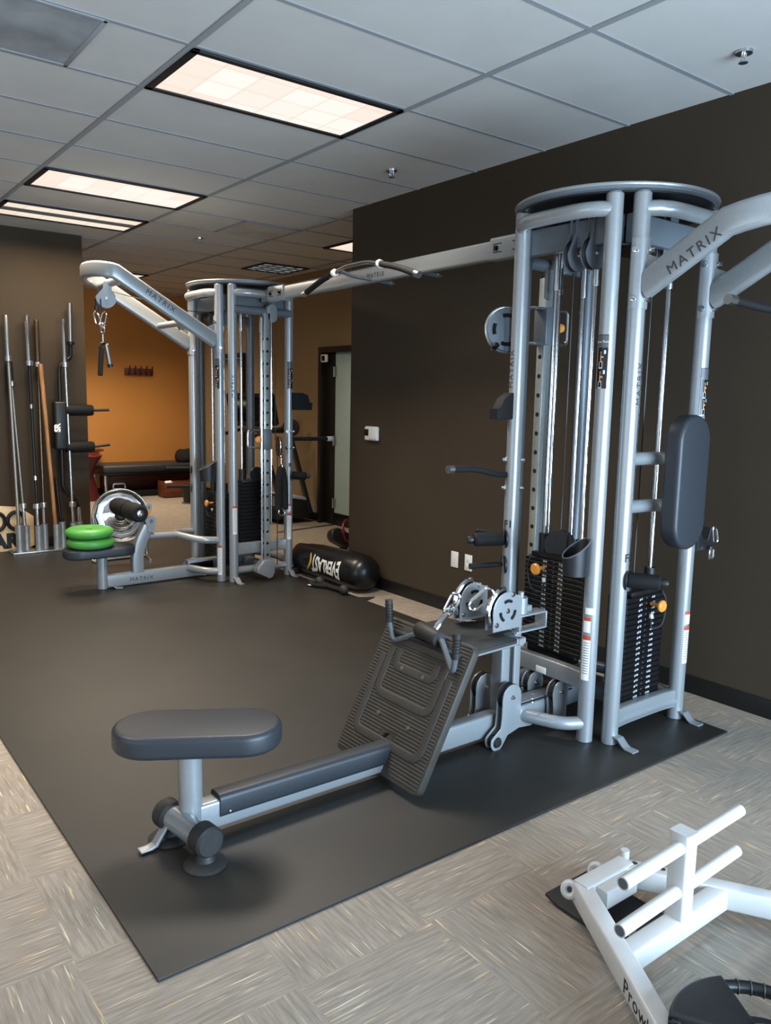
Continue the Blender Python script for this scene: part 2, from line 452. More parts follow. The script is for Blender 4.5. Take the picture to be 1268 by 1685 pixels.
part('dim_strip', MB().box((T/2, 8.5*K, CZ-.010), (T-.1, .13, .004), bev=0), 'tbar', [o for o in ROOT if o.name.startswith('ceiling_light')][-1])
light_fixture(T+.01, 13*K+.15, 2*T-.01, 14*K+.15, 'small far ceiling light seen behind the loop of the overhead pulley arm', 'panelw')
light_fixture(3.05, 7*K+.01, 3.83, 8*K-.01, 'far ceiling light cut off by the corner of the dark right wall', 'panelw')
t = thing('louver_light', 'unlit louvred ceiling light with grey cells above the crossover beam', 'light', (3.36, 6.4, CZ-.012))
part('frame', MB().box((3.36, 6.12, CZ-.008), (.61, .03, .016)).box((3.36, 6.69, CZ-.008), (.61, .03, .016)).box((3.07, 6.4, CZ-.008), (.03, .6, .016)).box((3.65, 6.4, CZ-.008), (.03, .6, .016)), 'lframe', t)
lv = MB()
for k in range(1, 4):
    lv.box((3.07+.145*k, 6.4, CZ-.012), (.010, .55, .014), bev=0); lv.box((3.36, 6.115+.145*k, CZ-.012), (.55, .010, .014), bev=0)
part('louver', lv, 'tbar', t)
part('diffuser', MB().box((3.36, 6.4, CZ-.003), (.56, .55, .004), bev=0), 'louver', t, smooth=0)
def vent(x0, y0, label, gm, n=14):
    t = thing('ceiling_vent', label, 'vent', (x0+.3, y0+.3, CZ-.008))
    part('frame', MB().box((x0+.3, y0+.012, CZ-.004), (.6, .024, .01)).box((x0+.3, y0+.59, CZ-.004), (.6, .024, .01)).box((x0+.012, y0+.3, CZ-.004), (.024, .6, .01)).box((x0+.59, y0+.3, CZ-.004), (.024, .6, .01)), 'tbar', t)
    part('grille', MB().box((x0+.3, y0+.3, CZ-.003), (.56, .56, .004), bev=0), gm, t, smooth=0)
vent(-.965, 2*K, 'grey stained return air vent in the ceiling at the top left corner', 'grille')
vent(1.84, 7*K+.02, 'dusty square ceiling vent in front of the far louvred light', 'grille2')
def sprinkler(x, y, label):
    t = thing('sprinkler', label, 'sprinkler', (x, y, CZ-.06))
    part('escutcheon', MB().lathe([(0, 0), (.038, 0), (.036, -.012), (.018, -.016), (0, -.016)], (x, y, CZ)), 'steel', t)
    part('head', MB().cyl((x, y, CZ-.012), (x, y, CZ-.045), .009).cyl((x, y, CZ-.045), (x, y, CZ-.05), .02).tube(fillet([(x-.016, y, CZ-.012), (x-.016, y, CZ-.035), (x, y, CZ-.046), (x+.016, y, CZ-.035), (x+.016, y, CZ-.012)], .01), .003, 6), 'steel', t)
sprinkler(1.895, -.29, 'ceiling sprinkler head above the near cable tower at the right edge')
sprinkler(1.857, 2.17, 'ceiling sprinkler head to the right of the large light panel')
sprinkler(1.88, 5.3, 'distant ceiling sprinkler head above the far cable tower')

# ------------------------------------------------------------------ rubber flooring
single('rubber_mat', MB().prism([(-.868, -.42), (1.972, -.432), (1.975, 2.55), (2.0, 2.56), (2.10, 2.60), (1.985, 2.66), (1.985, 6.0), (-.868, 6.0)], (0, 0, .005), (1, 0, 0), (0, 1, 0), .01, bev=.002), 'mat', 'large black rubber floor mat under both cable towers and the rowing bench', 'mat', smooth=30)

# ------------------------------------------------------------------ wall fittings
t = thing('thermostat', 'white thermostat with small dark screen on the dark right wall', 'thermostat', (WX, 2.945, 1.22))
part('housing', MB().box((WX-.016, 2.945, 1.28), (.032, .17, .115), bev=.012, seg=3), 'white', t)
part('cover', MB().box((WX-.034, 2.915, 1.283), (.008, .1, .095), bev=.004), 'white', t)
part('screen', MB().box((WX-.034, 2.995, 1.288), (.006, .055, .052), bev=.002), 'glass', t)
t = thing('wall_plate', 'blank white wall plate, left one of the pair near the floor', 'wall plate', (WX, 1.912, .35))
part('plate', MB().box((WX-.004, 1.912, .408), (.008, .075, .118), bev=.004), 'white', t)
t = thing('power_outlet', 'white power outlet, right one of the pair of wall plates near the floor', 'outlet', (WX, 1.766, .35))
part('plate', MB().box((WX-.004, 1.766, .408), (.008, .075, .118), bev=.004), 'white', t)
for z in (.43, .386): part('socket', MB().box((WX-.009, 1.766, z), (.004, .034, .03), bev=.002), 'label', t)

# ------------------------------------------------------------------ cable towers
PR = .037
def bolts(parent, lst, m='chrome'):
    for a in lst:
        q = MB(); bolt(q, *a); part('bolt', q, m, parent)
def bolt(mb, p, d, r=.009, l=.012):
    p = V(p); d = V(d).normalized(); mb.cyl(p, p+d*l*.35, r*1.5, seg=12); mb.cyl(p+d*l*.35, p+d*l, r, seg=6)
def teardrop(r, L, w, n=14):
    o = [(r*math.cos(R(180+180*k/n)), r*math.sin(R(180+180*k/n))) for k in range(n+1)]
    return o + [(w/2, L*.6), (w/2, L), (-w/2, L), (-w/2, L*.6)]
def pulley_pair(t, c, nrm, up, r=.055, L=.13, w=.05, gap=.03, m='silverd', wheel=True):
    nrm = V(nrm).normalized(); up = V(up); u = up.cross(nrm)
    pp = part('pulley_bracket', MB().prism(teardrop(r, L, w), V(c)+nrm*gap/2, u, up, .005).prism(teardrop(r, L, w), V(c)-nrm*gap/2, u, up, .005), m, t)
    if wheel: part('pulley_wheel', MB().lathe([(0, -.011), (r*.95, -.011), (r*.86, 0), (r*.95, .011), (0, .011)], c, nrm), 'black', pp)
    bolts(pp, [(V(c)+nrm*(gap/2+.002), nrm, .007), (V(c)-nrm*(gap/2+.002), -nrm, .007)])
    return pp
def arc_xy(p0, p1, bulge, z, n=12):
    p0, p1 = V((*p0, z)), V((*p1, z)); c = (p0+p1)/2; d = p1-p0; nn = V((d.y, -d.x, 0)).normalized(); o = []
    for k in range(n+1):
        s_ = k/n; o.append(p0 + d*s_ + nn*bulge*(1-(2*s_-1)**4)**.8)
    return o

def tower(cx, cy, label, near):
    t = thing('cable_tower', label, 'cable machine', (cx, cy, 0))
    H = 2.455
    P = {'A': (cx-.34, cy+.26), 'B': (cx-.34, cy-.26), 'C': (cx-.265, cy-.345), 'D': (cx+.26, cy-.345), 'E': (cx-.23, cy+.345), 'F': (cx+.26, cy+.345)}
    posts = {}
    for k, (x, y) in P.items():
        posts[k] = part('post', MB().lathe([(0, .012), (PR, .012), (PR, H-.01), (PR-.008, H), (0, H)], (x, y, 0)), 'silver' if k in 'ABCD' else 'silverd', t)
        if k in 'CDEF':
            sy = -1 if k in 'CD' else 1
            o = [(0, .05), (.03, .048), (.06, .02), (.075, .014), (.115, .014), (.115, .006), (.07, .006), (.05, .018), (.028, .038), (0, .04)]
            part('foot_tab', MB().prism(o, (x, y+sy*.03, .006), (0, sy, 0), (0, 0, 1), .045, bev=.002), 'silver', posts[k])
    # top lid, curved tie tubes and straight cross plates
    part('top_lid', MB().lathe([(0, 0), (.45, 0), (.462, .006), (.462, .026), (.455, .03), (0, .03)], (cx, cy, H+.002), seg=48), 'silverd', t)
    part('lid_rim', MB().torus((cx, cy, H+.026), (0, 0, 1), .46, .008, 48), 'silver', t)
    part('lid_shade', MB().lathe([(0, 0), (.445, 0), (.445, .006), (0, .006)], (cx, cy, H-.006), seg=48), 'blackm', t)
    for a, b in (('A', 'B'), ('C', 'D')):
        part('curved_tie_tube', MB().tube(arc_xy(P[a], P[b], .085, 2.385), .033), 'silver', t)
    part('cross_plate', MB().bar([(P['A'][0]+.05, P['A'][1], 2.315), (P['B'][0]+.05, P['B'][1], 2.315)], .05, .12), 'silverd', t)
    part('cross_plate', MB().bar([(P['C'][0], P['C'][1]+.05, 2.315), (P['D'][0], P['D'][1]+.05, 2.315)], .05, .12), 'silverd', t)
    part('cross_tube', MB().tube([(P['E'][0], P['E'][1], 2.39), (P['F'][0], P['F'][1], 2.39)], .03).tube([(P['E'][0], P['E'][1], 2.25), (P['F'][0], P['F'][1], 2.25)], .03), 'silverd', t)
    part('top_spine', MB().box((cx, cy, 2.33), (.5, .09, .1)).box((cx, cy, 2.33), (.09, .6, .1)), 'blackm', t)
    # lower ties
    part('base_tie_tube', MB().tube(fillet([(P['B'][0], P['B'][1], .095), (P['B'][0]-.10, P['B'][1]+.05, .095), (cx-.53, cy-.02, .10)], .09), .031), 'silver', t)
    part('base_tie_tube', MB().tube(fillet([(P['A'][0], P['A'][1], .095), (P['A'][0]-.10, P['A'][1]-.05, .095), (cx-.53, cy+.02, .10)], .09), .031), 'silver', t)
    part('base_tie_tube', MB().tube(arc_xy(P['C'], P['D'], -.02, .1), .031), 'silver', t)
    part('base_tie_tube', MB().tube([(*P['E'], .1), (*P['F'], .1)], .031), 'silverd', t)
    part('base_tie_tube', MB().tube(fillet([(*P['D'], .11), (cx+.34, cy-.1, .11), (cx+.34, cy+.1, .11), (*P['F'], .11)], .1), .031), 'silverd', t)
    part('center_base_beam', MB().box((cx-.23, cy, .12), (.62, .08, .09)).box((cx, cy, .12), (.08, .68, .07)), 'silverd', t)
    return t, P, posts

def stack(t, c, ax, wdt, dep, z0, z1, n, gap, out, nums=True, head=True, bright=False):
    """selector weight stack; ax = unit vector across the plates, out = outward normal"""
    ax, out = V(ax), V(out); h = (z1-z0)/n; c = V(c); u = -ax
    part('stack_cushion', MB().box(V((c.x, c.y, z0-.011)), [abs(ax[i])*wdt*.8+abs(out[i])*dep*.8 or .02 for i in range(2)]+[.02]), 'blackm', t)
    for k in range(n):
        z = z0 + h*(k+.5)
        sz = [abs(ax[i])*wdt + abs(out[i])*dep for i in range(2)] + [h-gap]
        lay = [(MB().box((c.x, c.y, z), sz, bev=.003, seg=1), 'plate')]
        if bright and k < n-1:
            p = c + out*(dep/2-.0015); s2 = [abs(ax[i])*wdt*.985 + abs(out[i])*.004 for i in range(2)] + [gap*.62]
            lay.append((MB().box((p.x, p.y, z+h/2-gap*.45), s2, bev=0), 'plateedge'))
        if nums:
            p = c + out*(dep/2)
            lay.append((MB().cyl((p.x, p.y, z), tuple(V((p.x, p.y, z))+out*.0015), .004, seg=8), 'placardg'))
            v = 10+(n-1-k)*10; p = c + out*(dep/2+.0012)
            for off, s_ in ((-.055, str(v)+' lb'), (.045, str(round(v*.4536))+' kg')):
                q = p + u*off
                lay.append((text_mesh(s_, plane_fn((q.x, q.y, z-.006), u, (0, 0, 1)), .0135, 'numw', .0004, 'CENTER', .0004), 'numw'))
        part2('weight_plate', lay, t)
    for s_ in (-1, 1):
        p = c + ax*wdt*.31*s_
        gr = part('guide_rod', MB().tube([(p.x, p.y, z0), (p.x, p.y, 2.27)], .0115, 12), 'chrome', t)
        part('rod_collar', MB().cyl((p.x, p.y, 2.1), (p.x, p.y, 2.125), .018).cyl((p.x, p.y, 2.125), (p.x, p.y, 2.28), .016), 'steel', gr)
        if head: part('rod_bushing', MB().cyl((p.x, p.y, z1+.002), (p.x, p.y, z1+.115), .027), 'black', gr)
    if head:
        part('stack_head', MB().box((c.x, c.y, z1+.013), [abs(ax[i])*wdt*.8 + abs(out[i])*dep for i in range(2)]+[.024]), 'blackm', t)

def pin(t, p, out, side, label=None):
    p, out, side = V(p), V(out), V(side)
    k = part('selector_pin', MB().cyl(p, p+out*.05, .009).lathe([(0, 0), (.02, .002), (.029, .012), (.029, .02), (.022, .027), (0, .027)], p+out*.045, out), 'orange', t)
    e = MB().tube(curve([p - side*.075 + out*.01 + V((0, 0, .055)), p - side*.08 + out*.03 + V((0, 0, .0)), p - side*.05 + out*.035 - V((0, 0, .1)), p + side*.01 + out*.02 - V((0, 0, .115)), p + side*.02 + out*.02 - V((0, 0, .05))]), .0045, 8)
    part('pin_lanyard', e, 'rubber', k)
    part('lanyard_tag', MB().box(p + side*.02 + out*.02 - V((0, 0, .055)), (.014, .014, .022), bev=.002), 'label', k)
def placard(post, x, y, ang, z0, z1, span=80):
    a0, a1 = ang-span/2, ang+span/2; r = PR+.0012
    pl = part('exercise_placard', MB().patch(x, y, r, a0, a1, z0, z1), 'placard', post)
    part('placard_header', MB().patch(x, y, r+.0006, a0, a1, z1-.055, z1-.003), 'placardg', pl)
    hx = MB(); sk = MB(); hh = (z1-z0-.06)/2
    for k in range(2):
        zc = z0+hh*(k+.5)
        hx.patch(x, y, r+.0008, ang-20, ang+6, zc-.042, zc-.037, 4).patch(x, y, r+.0008, ang-18, ang-14, zc-.037, zc-.012, 2).patch(x, y, r+.0008, ang+4, ang+7, zc-.04, zc-.014, 2).patch(x, y, r+.0008, ang-36, ang-34, zc-.05, zc+.055, 1)
        hx.patch(x, y, r+.0008, ang+14, ang+26, zc+.02, zc+.036, 3)
        sk.patch(x, y, r+.0010, ang-9, ang-2, zc-.012, zc+.016, 3).patch(x, y, r+.0010, ang-8, ang-2, zc+.019, zc+.031, 2).patch(x, y, r+.0010, ang-3, ang+12, zc+.004, zc+.010, 3).patch(x, y, r+.0010, ang-9, ang+5, zc-.016, zc-.009, 3)
    part2('pictograms', [(hx, 'numw'), (sk, 'skin')], post)
    return pl
def warning(post, x, y, ang, z0, z1, span=58, zs=None):
    r = PR+.0012
    w = part('warning_label', MB().patch(x, y, r, ang-span/2, ang+span/2, z0, z1), 'label', post)
    part('warning_header', MB().patch(x, y, r+.0006, ang-span/2, ang+span/2, z1-.02, z1), 'labelred', w)
    lines = MB()
    k = z1-.035
    while k > z0+.02: lines.patch(x, y, r+.0005, ang-span/2+8, ang+span/2-8, k, k+.003, 3); k -= .012
    part('fine_print', lines, 'placardg', w)
    if zs:
        w2 = part('warning_label', MB().patch(x, y, r, ang-span/2, ang+span/2-6, *zs), 'label', post)
        part('warning_header', MB().patch(x, y, r+.0006, ang-span/2, ang+span/2-6, zs[1]-.016, zs[1]), 'labelred', w2)
def number_mark(post, x, y, ang, z, s='F1'):
    part('station_mark', text_mesh(s, lambda a, b, c: V((x+(PR+.001+c)*math.cos(R(ang)+a/PR), y+(PR+.001+c)*math.sin(R(ang)+a/PR), z+b)), .05, 'inkb', .0004, 'CENTER', .001, wrap=.008), None, post)

def sleeve_arm(t, P, posts, pa, pb, out, z0, reach, rise, uflat):
    """two box arms bolted on a pair of posts, meeting in a U-shaped loop"""
    out = V(out); a, b = V((*P[pa], 0)), V((*P[pb], 0)); side = (b-a).normalized(); half = (b-a).length/2; c = (a+b)/2
    def pt(s_, d, z): return c + side*s_ + out*d + V((0, 0, z))
    n = 14; tl = []
    for k in range(n+1):
        s_ = reach*k/n; tl.append((s_, z0 + rise*k/n))
    path = [pt(-half, d+.03, z) for d, z in tl]
    slope = rise/reach
    for k in range(1, 16):
        th = math.pi*k/16; path.append(pt(-half*math.cos(th), reach+.03+uflat*math.sin(th), z0+rise+uflat*math.sin(th)*slope*.35))
    path += [pt(half, d+.03, z) for d, z in reversed(tl)]
    arm = part('overhead_arm', MB().bar(path, .055, .115, rd=.02), 'silver', t)
    for s_, ps in ((-half, pa), (half, pb)):
        x, y = P[ps]; an = math.degrees(math.atan2(out.y, out.x))
        sl = part('mounting_sleeve', MB().shell(x, y, PR, .008, an-100, an+100, z0-.09, z0+.2), 'silver', arm)
        for z in (z0-.05, z0+.15):
            for da in (-75, 0, 75) if z < z0 else (-75, 15):
                dd = V((math.cos(R(an+da)), math.sin(R(an+da)), 0)); bolts(sl, [(V((x, y, z))+dd*(PR+.008), dd, .0095, .022)])
        e = pt(s_, .03, 0)
        part('gusset', MB().prism([(0, .1), (.02, .11), (.07, .09), (.14, .10), (.14, .05), (.06, .04), (0, .06)], e+V((0, 0, z0+.02)), out, (0, 0, 1), .012), 'silver', arm)
    return arm, pt, half

# ---- near tower
NX, NY = 1.655, .165
tn, P, ps = tower(NX, NY, 'near silver cable tower with weight stacks, back pad and orange selector pins', True)
stack(tn, (NX-.20, NY+.045, 0), (0, 1, 0), .37, .11, .345, .80, 19, .0045, (-1, 0, 0), bright=True)
stack(tn, (NX+.03, NY-.24, 0), (1, 0, 0), .30, .11, .15, .66, 19, .002, (0, -1, 0))
stack(tn, (NX+.02, NY+.25, 0), (1, 0, 0), .30, .11, .15, .70, 10, .002, (0, 1, 0), nums=False)
pin(tn, (NX-.262, NY+.10, .755), (-1, 0, 0), (0, -1, 0))
pin(tn, (NX+.06, NY-.30, .615), (0, -1, 0), (-1, 0, 0))
part('stack_pulley', MB().lathe([(0, -.014), (.075, -.014), (.07, -.005), (.07, .005), (.075, .014), (0, .014)], (NX-.20, NY+.06, .87), (-.9, -.44, 0), 28), 'black', tn)
part('stack_support_bar', MB().bar(arc_xy(P['A'], P['B'], -.02, .29), .05, .085), 'silver', tn)
part('support_badge', MB().box((P['A'][0]-.047, NY-.02, .29), (.004, .06, .03), bev=.001), 'label', tn)
part('stack_support_bar', MB().bar(arc_xy(P['C'], P['D'], -.02, .115), .05, .09), 'silver', tn)
for yy in (NY-.03, NY-.13): pulley_pair(tn, (NX-.30, yy, 2.225), (0, 1, 0), (0, 0, 1), .072, .16, .05, .032, 'silverd')
pulley_pair(tn, (NX+.06, NY-.27, 2.25), (0, 1, 0), (0, 0, 1), .07, .17, .06, .034, 'silverd')
c = MB()
for x, y in ((NX-.20, NY+.13), (NX-.20, NY+.015), (NX-.13, NY-.02), (NX+.05, NY-.2), (NX-.03, NY+.2)): c.tube([(x, y, .7), (x, y, 2.2)], .0035, 6)
part('lift_cable', c, 'cable', tn)
part('tie_rod', MB().tube([(P['B'][0], P['B'][1]+.0, 2.24), (P['C'][0], P['C'][1]+.0, 2.24)], .006, 8), 'blackm', tn)
# adjustable cable column on the far (+Y) face
def column(t, cx, y, sgn, z0, z1, holes=True):
    h = MB()
    for k in range(int((z1-z0-.1)/.1)):
        z = z0+.08+.1*k; h.cyl((cx, y+sgn*.026, z), (cx, y+sgn*.0265, z), .012, seg=12); h.cyl((cx-.0285, y, z), (cx-.0278, y, z), .012, seg=12)
    return part2('adjustment_column', [(MB().box((cx, y, (z0+z1)/2), (.055, .05, z1-z0), bev=.003), 'column'), (h, 'dark')], t)
column(tn, NX, NY+.40, 1, .12, 2.20)
part('column_bracket', MB().prism([(0, 0), (.16, .0), (.16, -.04), (.08, -.07), (.05, -.11), (.05, -.17), (.03, -.19), (0, -.18)], (NX-.09, NY+.33, 2.27), (1, 0, 0), (0, 0, 1), .012), 'silver', tn)
cr = part('carriage', MB().box((NX, NY+.40, 1.955), (.075, .085, .19)).box((NX-.06, NY+.40, 2.045), (.1, .06, .014)).box((NX-.06, NY+.40, 1.865), (.1, .06, .014)), 'silverd', tn)
part('carriage_handle', MB().tube(fillet([(NX+.03, NY+.36, 2.04), (NX+.13, NY+.36, 2.04), (NX+.13, NY+.36, 1.865), (NX+.03, NY+.36, 1.865)], .03), .008, 10), 'steel', cr)
part('carriage_knob', MB().lathe([(0, 0), (.02, 0), (.026, .008), (.02, .03), (0, .03)], (NX+.055, NY+.36, 1.95), (1, -.4, 0)), 'orange', cr)
wh = part('swivel_pulley', MB().lathe([(0, -.012), (.105, -.012), (.11, -.005), (.11, .005), (.105, .012), (0, .012)], (NX-.255, NY+.43, 1.925), (-.35, -.94, 0), 36), 'silverd', cr)
part('pulley_guard', MB().torus((NX-.255, NY+.43, 1.925), (-.35, -.94, 0), .112, .007, 36), 'steel', wh)
sl = MB(); x_, y_, d_ = frame_from((-.35, -.94, 0))
for a in (0, 90, 180, 270):
    q = [V((NX-.255, NY+.43, 1.925)) + d_*.013 + (x_*math.cos(R(a+s_)) + y_*math.sin(R(a+s_)))*.072 for s_ in range(-22, 23, 6)]
    sl.tube(q, .010, 8)
part('pulley_slots', sl, 'dark', wh)
part('cable_stop', MB().cyl((NX-.325, NY+.42, 1.85), (NX-.345, NY+.42, 1.83), .014).torus((NX-.355, NY+.42, 1.82), (0, 1, 0), .009, .004), 'blackm', wh)
# accessory tray and assist handle bolted to the far left corner
part('accessory_tray', MB().prism([(0, 0), (.13, 0), (.13, .13), (.10, .128), (.05, .10), (.025, .055), (0, .05)], (1.175, .44, 1.48), (1, 0, 0), (0, 0, 1), .06, bev=.006), 'grip', tn)
ah = part('assist_handle', MB().tube(curve([(1.30, .44, 1.205), (1.20, .44, 1.215), (1.08, .44, 1.24), (.92, .44, 1.247)]), .016), 'grip', tn)
part('end_cap', MB().cyl((.925, .44, 1.247), (.895, .44, 1.247), .019), 'steel', ah)
for z in (1.14, 1.28):
    for dx, dy in ((-.8, .6), (.6, -.8)): bolts(ah, [(V((*P['A'], z))+V((dx, dy, 0))*PR, (dx, dy, 0), .009, .018)])
def hook(t, x, y, z, d, foam, n1=.0, L=.17, d2=None):
    d = V(d).normalized(); p = V((x, y, z))
    h = part('storage_hook', MB().lathe([(0, 0), (.05, 0), (.05, .008), (0, .008)], p+d*(PR-.012), d), 'black', t)
    if foam:
        part('foam_sleeve', MB().lathe([(0, 0), (.033, 0), (.035, .005), (.035, L-.01), (.028, L), (0, L)], p+d*PR, d), 'grip', h)
        part('hook_knob', MB().lathe([(0, 0), (.016, 0), (.022, .02), (.018, .036), (0, .04)], p+d*(PR+L-.004), d), 'black', h)
    else:
        part('hook_rod', MB().tube([p+d*PR, p+d*(PR+.012), p+d*(PR+.013), p+d*(PR+L-.02), p+d*(PR+L-.019), p+d*(PR+L)], .013, scale=[.7, .7, 1, 1, 1.2, 1.1]), 'grip', h)
    return h
hook(tn, *P['A'], .885, (-.86, .5, -.03), True, L=.15)
hook(tn, *P['A'], .90, (-.6, .8, .06), False, L=.14)
hook(tn, *P['A'], .755, (-.86, .5, -.06), False, L=.17)
number_mark(ps['A'], *P['A'], 200, .945)
hook(tn, *P['C'], .785, (.62, -.78, -.03), True, L=.14)
number_mark(ps['C'], *P['C'], 280, .87)
def bucket(t, x, y, z, d, w_, dp, h, cut):
    d = V(d).normalized(); sd_ = V((-d.y, d.x, 0)); o = V((x, y, z)); N_ = 28
    def ring(k, top): 
        out_ = []
        for i in range(N_):
            a = 2*math.pi*i/N_; q = (1-math.cos(a))/2   # 0 at the post, 1 at the front
            out_.append(o + d*(q*dp*k + (1-k)*dp*.5) + sd_*(math.sin(a)*w_/2*k) + V((0, 0, (h - cut*q) if top else 0)))
        return out_
    mb = MB(); bm = mb.bm
    rs = [[bm.verts.new(p) for p in ring(k, tp)] for k, tp in ((.9, 0), (1, 1), (.93, 1), (.8, 0))]
    for p in rs[3]: p.co.z += .01
    for A, B in zip(rs, rs[1:]):
        for i in range(N_): bm.faces.new((A[i], A[(i+1) % N_], B[(i+1) % N_], B[i]))
    bm.faces.new(rs[0][::-1]); bm.faces.new(rs[3])
    c_ = part('cup_holder', mb, 'black', t, smooth=60)
    part('cup_holder_rim', MB().tube(ring(.97, 1), .0035, 6, closed=True), 'placardg', c_)
bucket(tn, P['B'][0]-.03, P['B'][1]+.01, .80, (-.9, .35, 0), .11, .125, .165, .085)
placard(ps['B'], *P['B'], 190, 1.63, 1.86)
part('placard_title', text_mesh('Low Row', lambda a, b, c: V((P['B'][0]+(PR+.0025+c)*math.cos(R(190)+a/PR), P['B'][1]+(PR+.0025+c)*math.sin(R(190)+a/PR), 1.825+b)), .016, 'numw', .0003, 'CENTER'), None, ps['B'])
placard(ps['D'], *P['D'], 262, 1.52, 1.74)
warning(ps['B'], *P['B'], 195, .31, .52, zs=(.535, .605))
part('serial_label', MB().patch(*P['B'], PR+.0012, 175, 245, .62, .65), 'label', ps['B'])
warning(ps['D'], *P['D'], 265, .30, .49, zs=(.50, .565))
part('brand_lettering', text_mesh('MATRIX', post_fn(*P['A'], PR, 192, 1.63), .042, 'ink', sp=1.3, wrap=.008), None, ps['A'])
part('brand_lettering', text_mesh('MATRIX', post_fn(*P['C'], PR, 298, 1.56), .042, 'ink', sp=1.3, wrap=.008), None, ps['C'])
arm, pt, half = sleeve_arm(tn, P, ps, 'C', 'D', (0, -1, 0), 2.06, .36, .21, .30)
o0 = pt(-half, .17, 2.09) + V((-.0285, 0, 0))
part('brand_lettering', text_mesh('MATRIX', plane_fn(o0, V((0, -.36, .21)), V((0, .21, .36))), .06, 'ink', sp=1.25), None, arm)
pulley_pair(tn, (NX, NY-.345-.64, 2.22), (1, 0, 0), (0, 0, 1), .055, .12, .05, .032, 'silverd')
# back pad on two stub arms
for z in (1.325, 1.11):
    part('pad_arm', MB().tube(fillet([(P['C'][0], P['C'][1], z), (P['C'][0]+.2, P['C'][1]-.015, z), (P['C'][0]+.235, P['C'][1]-.09, z)], .06), .03), 'silver', tn)
    part('pad_plate', MB().box((P['C'][0]+.235, P['C'][1]-.1, z), (.09, .008, .09)), 'silver', tn)
part('back_pad', MB().prism(capsule(.60, .235, 10), (1.625, NY-.49, 1.225), (0, 0, 1), (1, 0, 0), .085, bev=.018), 'vinyl', tn)
q = part('accessory_tray', MB().prism([(0, 0), (.14, 0), (.14, .1), (.11, .11), (.09, .05), (.05, .06), (0, .12)], (P['D'][0]+.03, P['D'][1]+.01, .86), (1, 0, 0), (0, 0, 1), .1, bev=.005), 'black', tn)
# low-row pulleys inside the tower
pulley_pair(tn, (NX-.33, NY+.08, .19), (0, 1, 0), (0, 0, -1), .055, .13, .09, .04, 'silver')
pulley_pair(tn, (NX-.33, NY-.08, .19), (0, 1, 0), (0, 0, -1), .055, .13, .09, .04, 'silver')
# ---- far tower
FX, FY = 1.67, 4.0
tf, Q, qs = tower(FX, FY, 'far silver cable tower standing by the punching bag, with perforated adjustment column', False)
stack(tf, (FX-.20, FY+.06, 0), (0, 1, 0), .36, .11, .12, .70, 16, .002, (-1, 0, 0), nums=False)
stack(tf, (FX-.02, FY-.20, 0), (1, 0, 0), .30, .12, .33, .83, 16, .002, (0, -1, 0), nums=False)
pin(tf, (FX-.262, FY+.05, .635), (-1, 0, 0), (0, -1, 0))
sh = MB()
for k in range(9): sh.box((FX+.045, FY-.262, .40+.045*k), (.022, .003, .006), bev=0)
part('weight_figures', sh, 'numw', tf)
part('stack_support_bar', MB().bar(arc_xy(Q['C'], Q['D'], -.02, .285), .05, .095), 'silver', tf)
part('stack_pulley', MB().lathe([(0, -.012), (.06, -.012), (.055, 0), (.06, .012), (0, .012)], (FX+.03, FY-.2, .90), (0, 1, 0)), 'black', tf)
pulley_pair(tf, (FX-.22, FY-.07, 2.2), (0, 1, 0), (0, 0, 1), .06, .15, .05, .03, 'silverd')
pulley_pair(tf, (FX-.22, FY+.07, 2.2), (0, 1, 0), (0, 0, 1), .06, .15, .05, .03, 'silverd')
cf = column(tf, FX, FY-.42, -1, .15, 2.24)
part('column_rail', MB().tube([(FX-.045, FY-.43, .17), (FX-.045, FY-.43, 2.2)], .007, 8).tube([(FX+.045, FY-.43, .5), (FX+.045, FY-.43, 2.2)], .006, 8), 'chrome', cf)
part('column_top_bracket', MB().prism(capsule(.15, .09, 8), (FX+.05, FY-.42, 2.24), (0, 0, 1), (1, 0, 0), .05, bev=.005), 'silver', tf)
part('column_top_tube', MB().tube([(Q['C'][0], Q['C'][1]-.02, 2.255), (Q['D'][0], Q['D'][1]-.02, 2.255)], .034), 'silverd', tf)
part('beam_socket_tube', MB().tube([(Q['C'][0], Q['C'][1], 2.40), (FX+.02, Q['C'][1]-.03, 2.40)], .036), 'silverd', tf)
part('column_foot_bracket', MB().prism([(0, .16), (.1, .16), (.1, .05), (.08, .01), (.05, 0), (-.06, .06), (-.06, .1)], (FX-.04, FY-.42, .025), (1, 0, 0), (0, 0, 1), .09, bev=.004), 'silver', tf)
cr = part('carriage', MB().box((FX, FY-.42, 1.21), (.075, .075, .17)), 'silverd', tf)
part('carriage_handle', MB().tube(fillet([(FX-.03, FY-.42, 1.285), (FX-.17, FY-.42, 1.285), (FX-.17, FY-.42, 1.14), (FX-.03, FY-.42, 1.14)], .03), .008, 10), 'steel', cr)
part('carriage_knob', MB().lathe([(0, 0), (.022, 0), (.028, .008), (.022, .03), (0, .03)], (FX-.07, FY-.43, 1.21), (-.7, -.7, 0)).cyl((FX-.075, FY-.43, 1.21), (FX-.03, FY-.42, 1.21), .012), 'orange', cr)
wh = part('swivel_pulley', MB().lathe([(0, -.014), (.085, -.014), (.075, 0), (.085, .014), (0, .014)], (FX+.10, FY-.46, 1.15), (.94, -.34, 0), 30), 'black', cr)
part('pulley_guard', MB().torus((FX+.10, FY-.46, 1.15), (.94, -.34, 0), .088, .008, 30), 'steel', wh)
part('lift_cable', MB().tube([(FX+.10, FY-.40, 1.2), (FX+.10, FY-.40, 2.2)], .0035, 6).tube([(FX+.12, FY-.40, .12), (FX+.12, FY-.40, 1.1)], .0035, 6).tube([(FX-.06, FY-.2, .9), (FX-.06, FY-.2, 2.2)], .0035, 6), 'cable', tf)
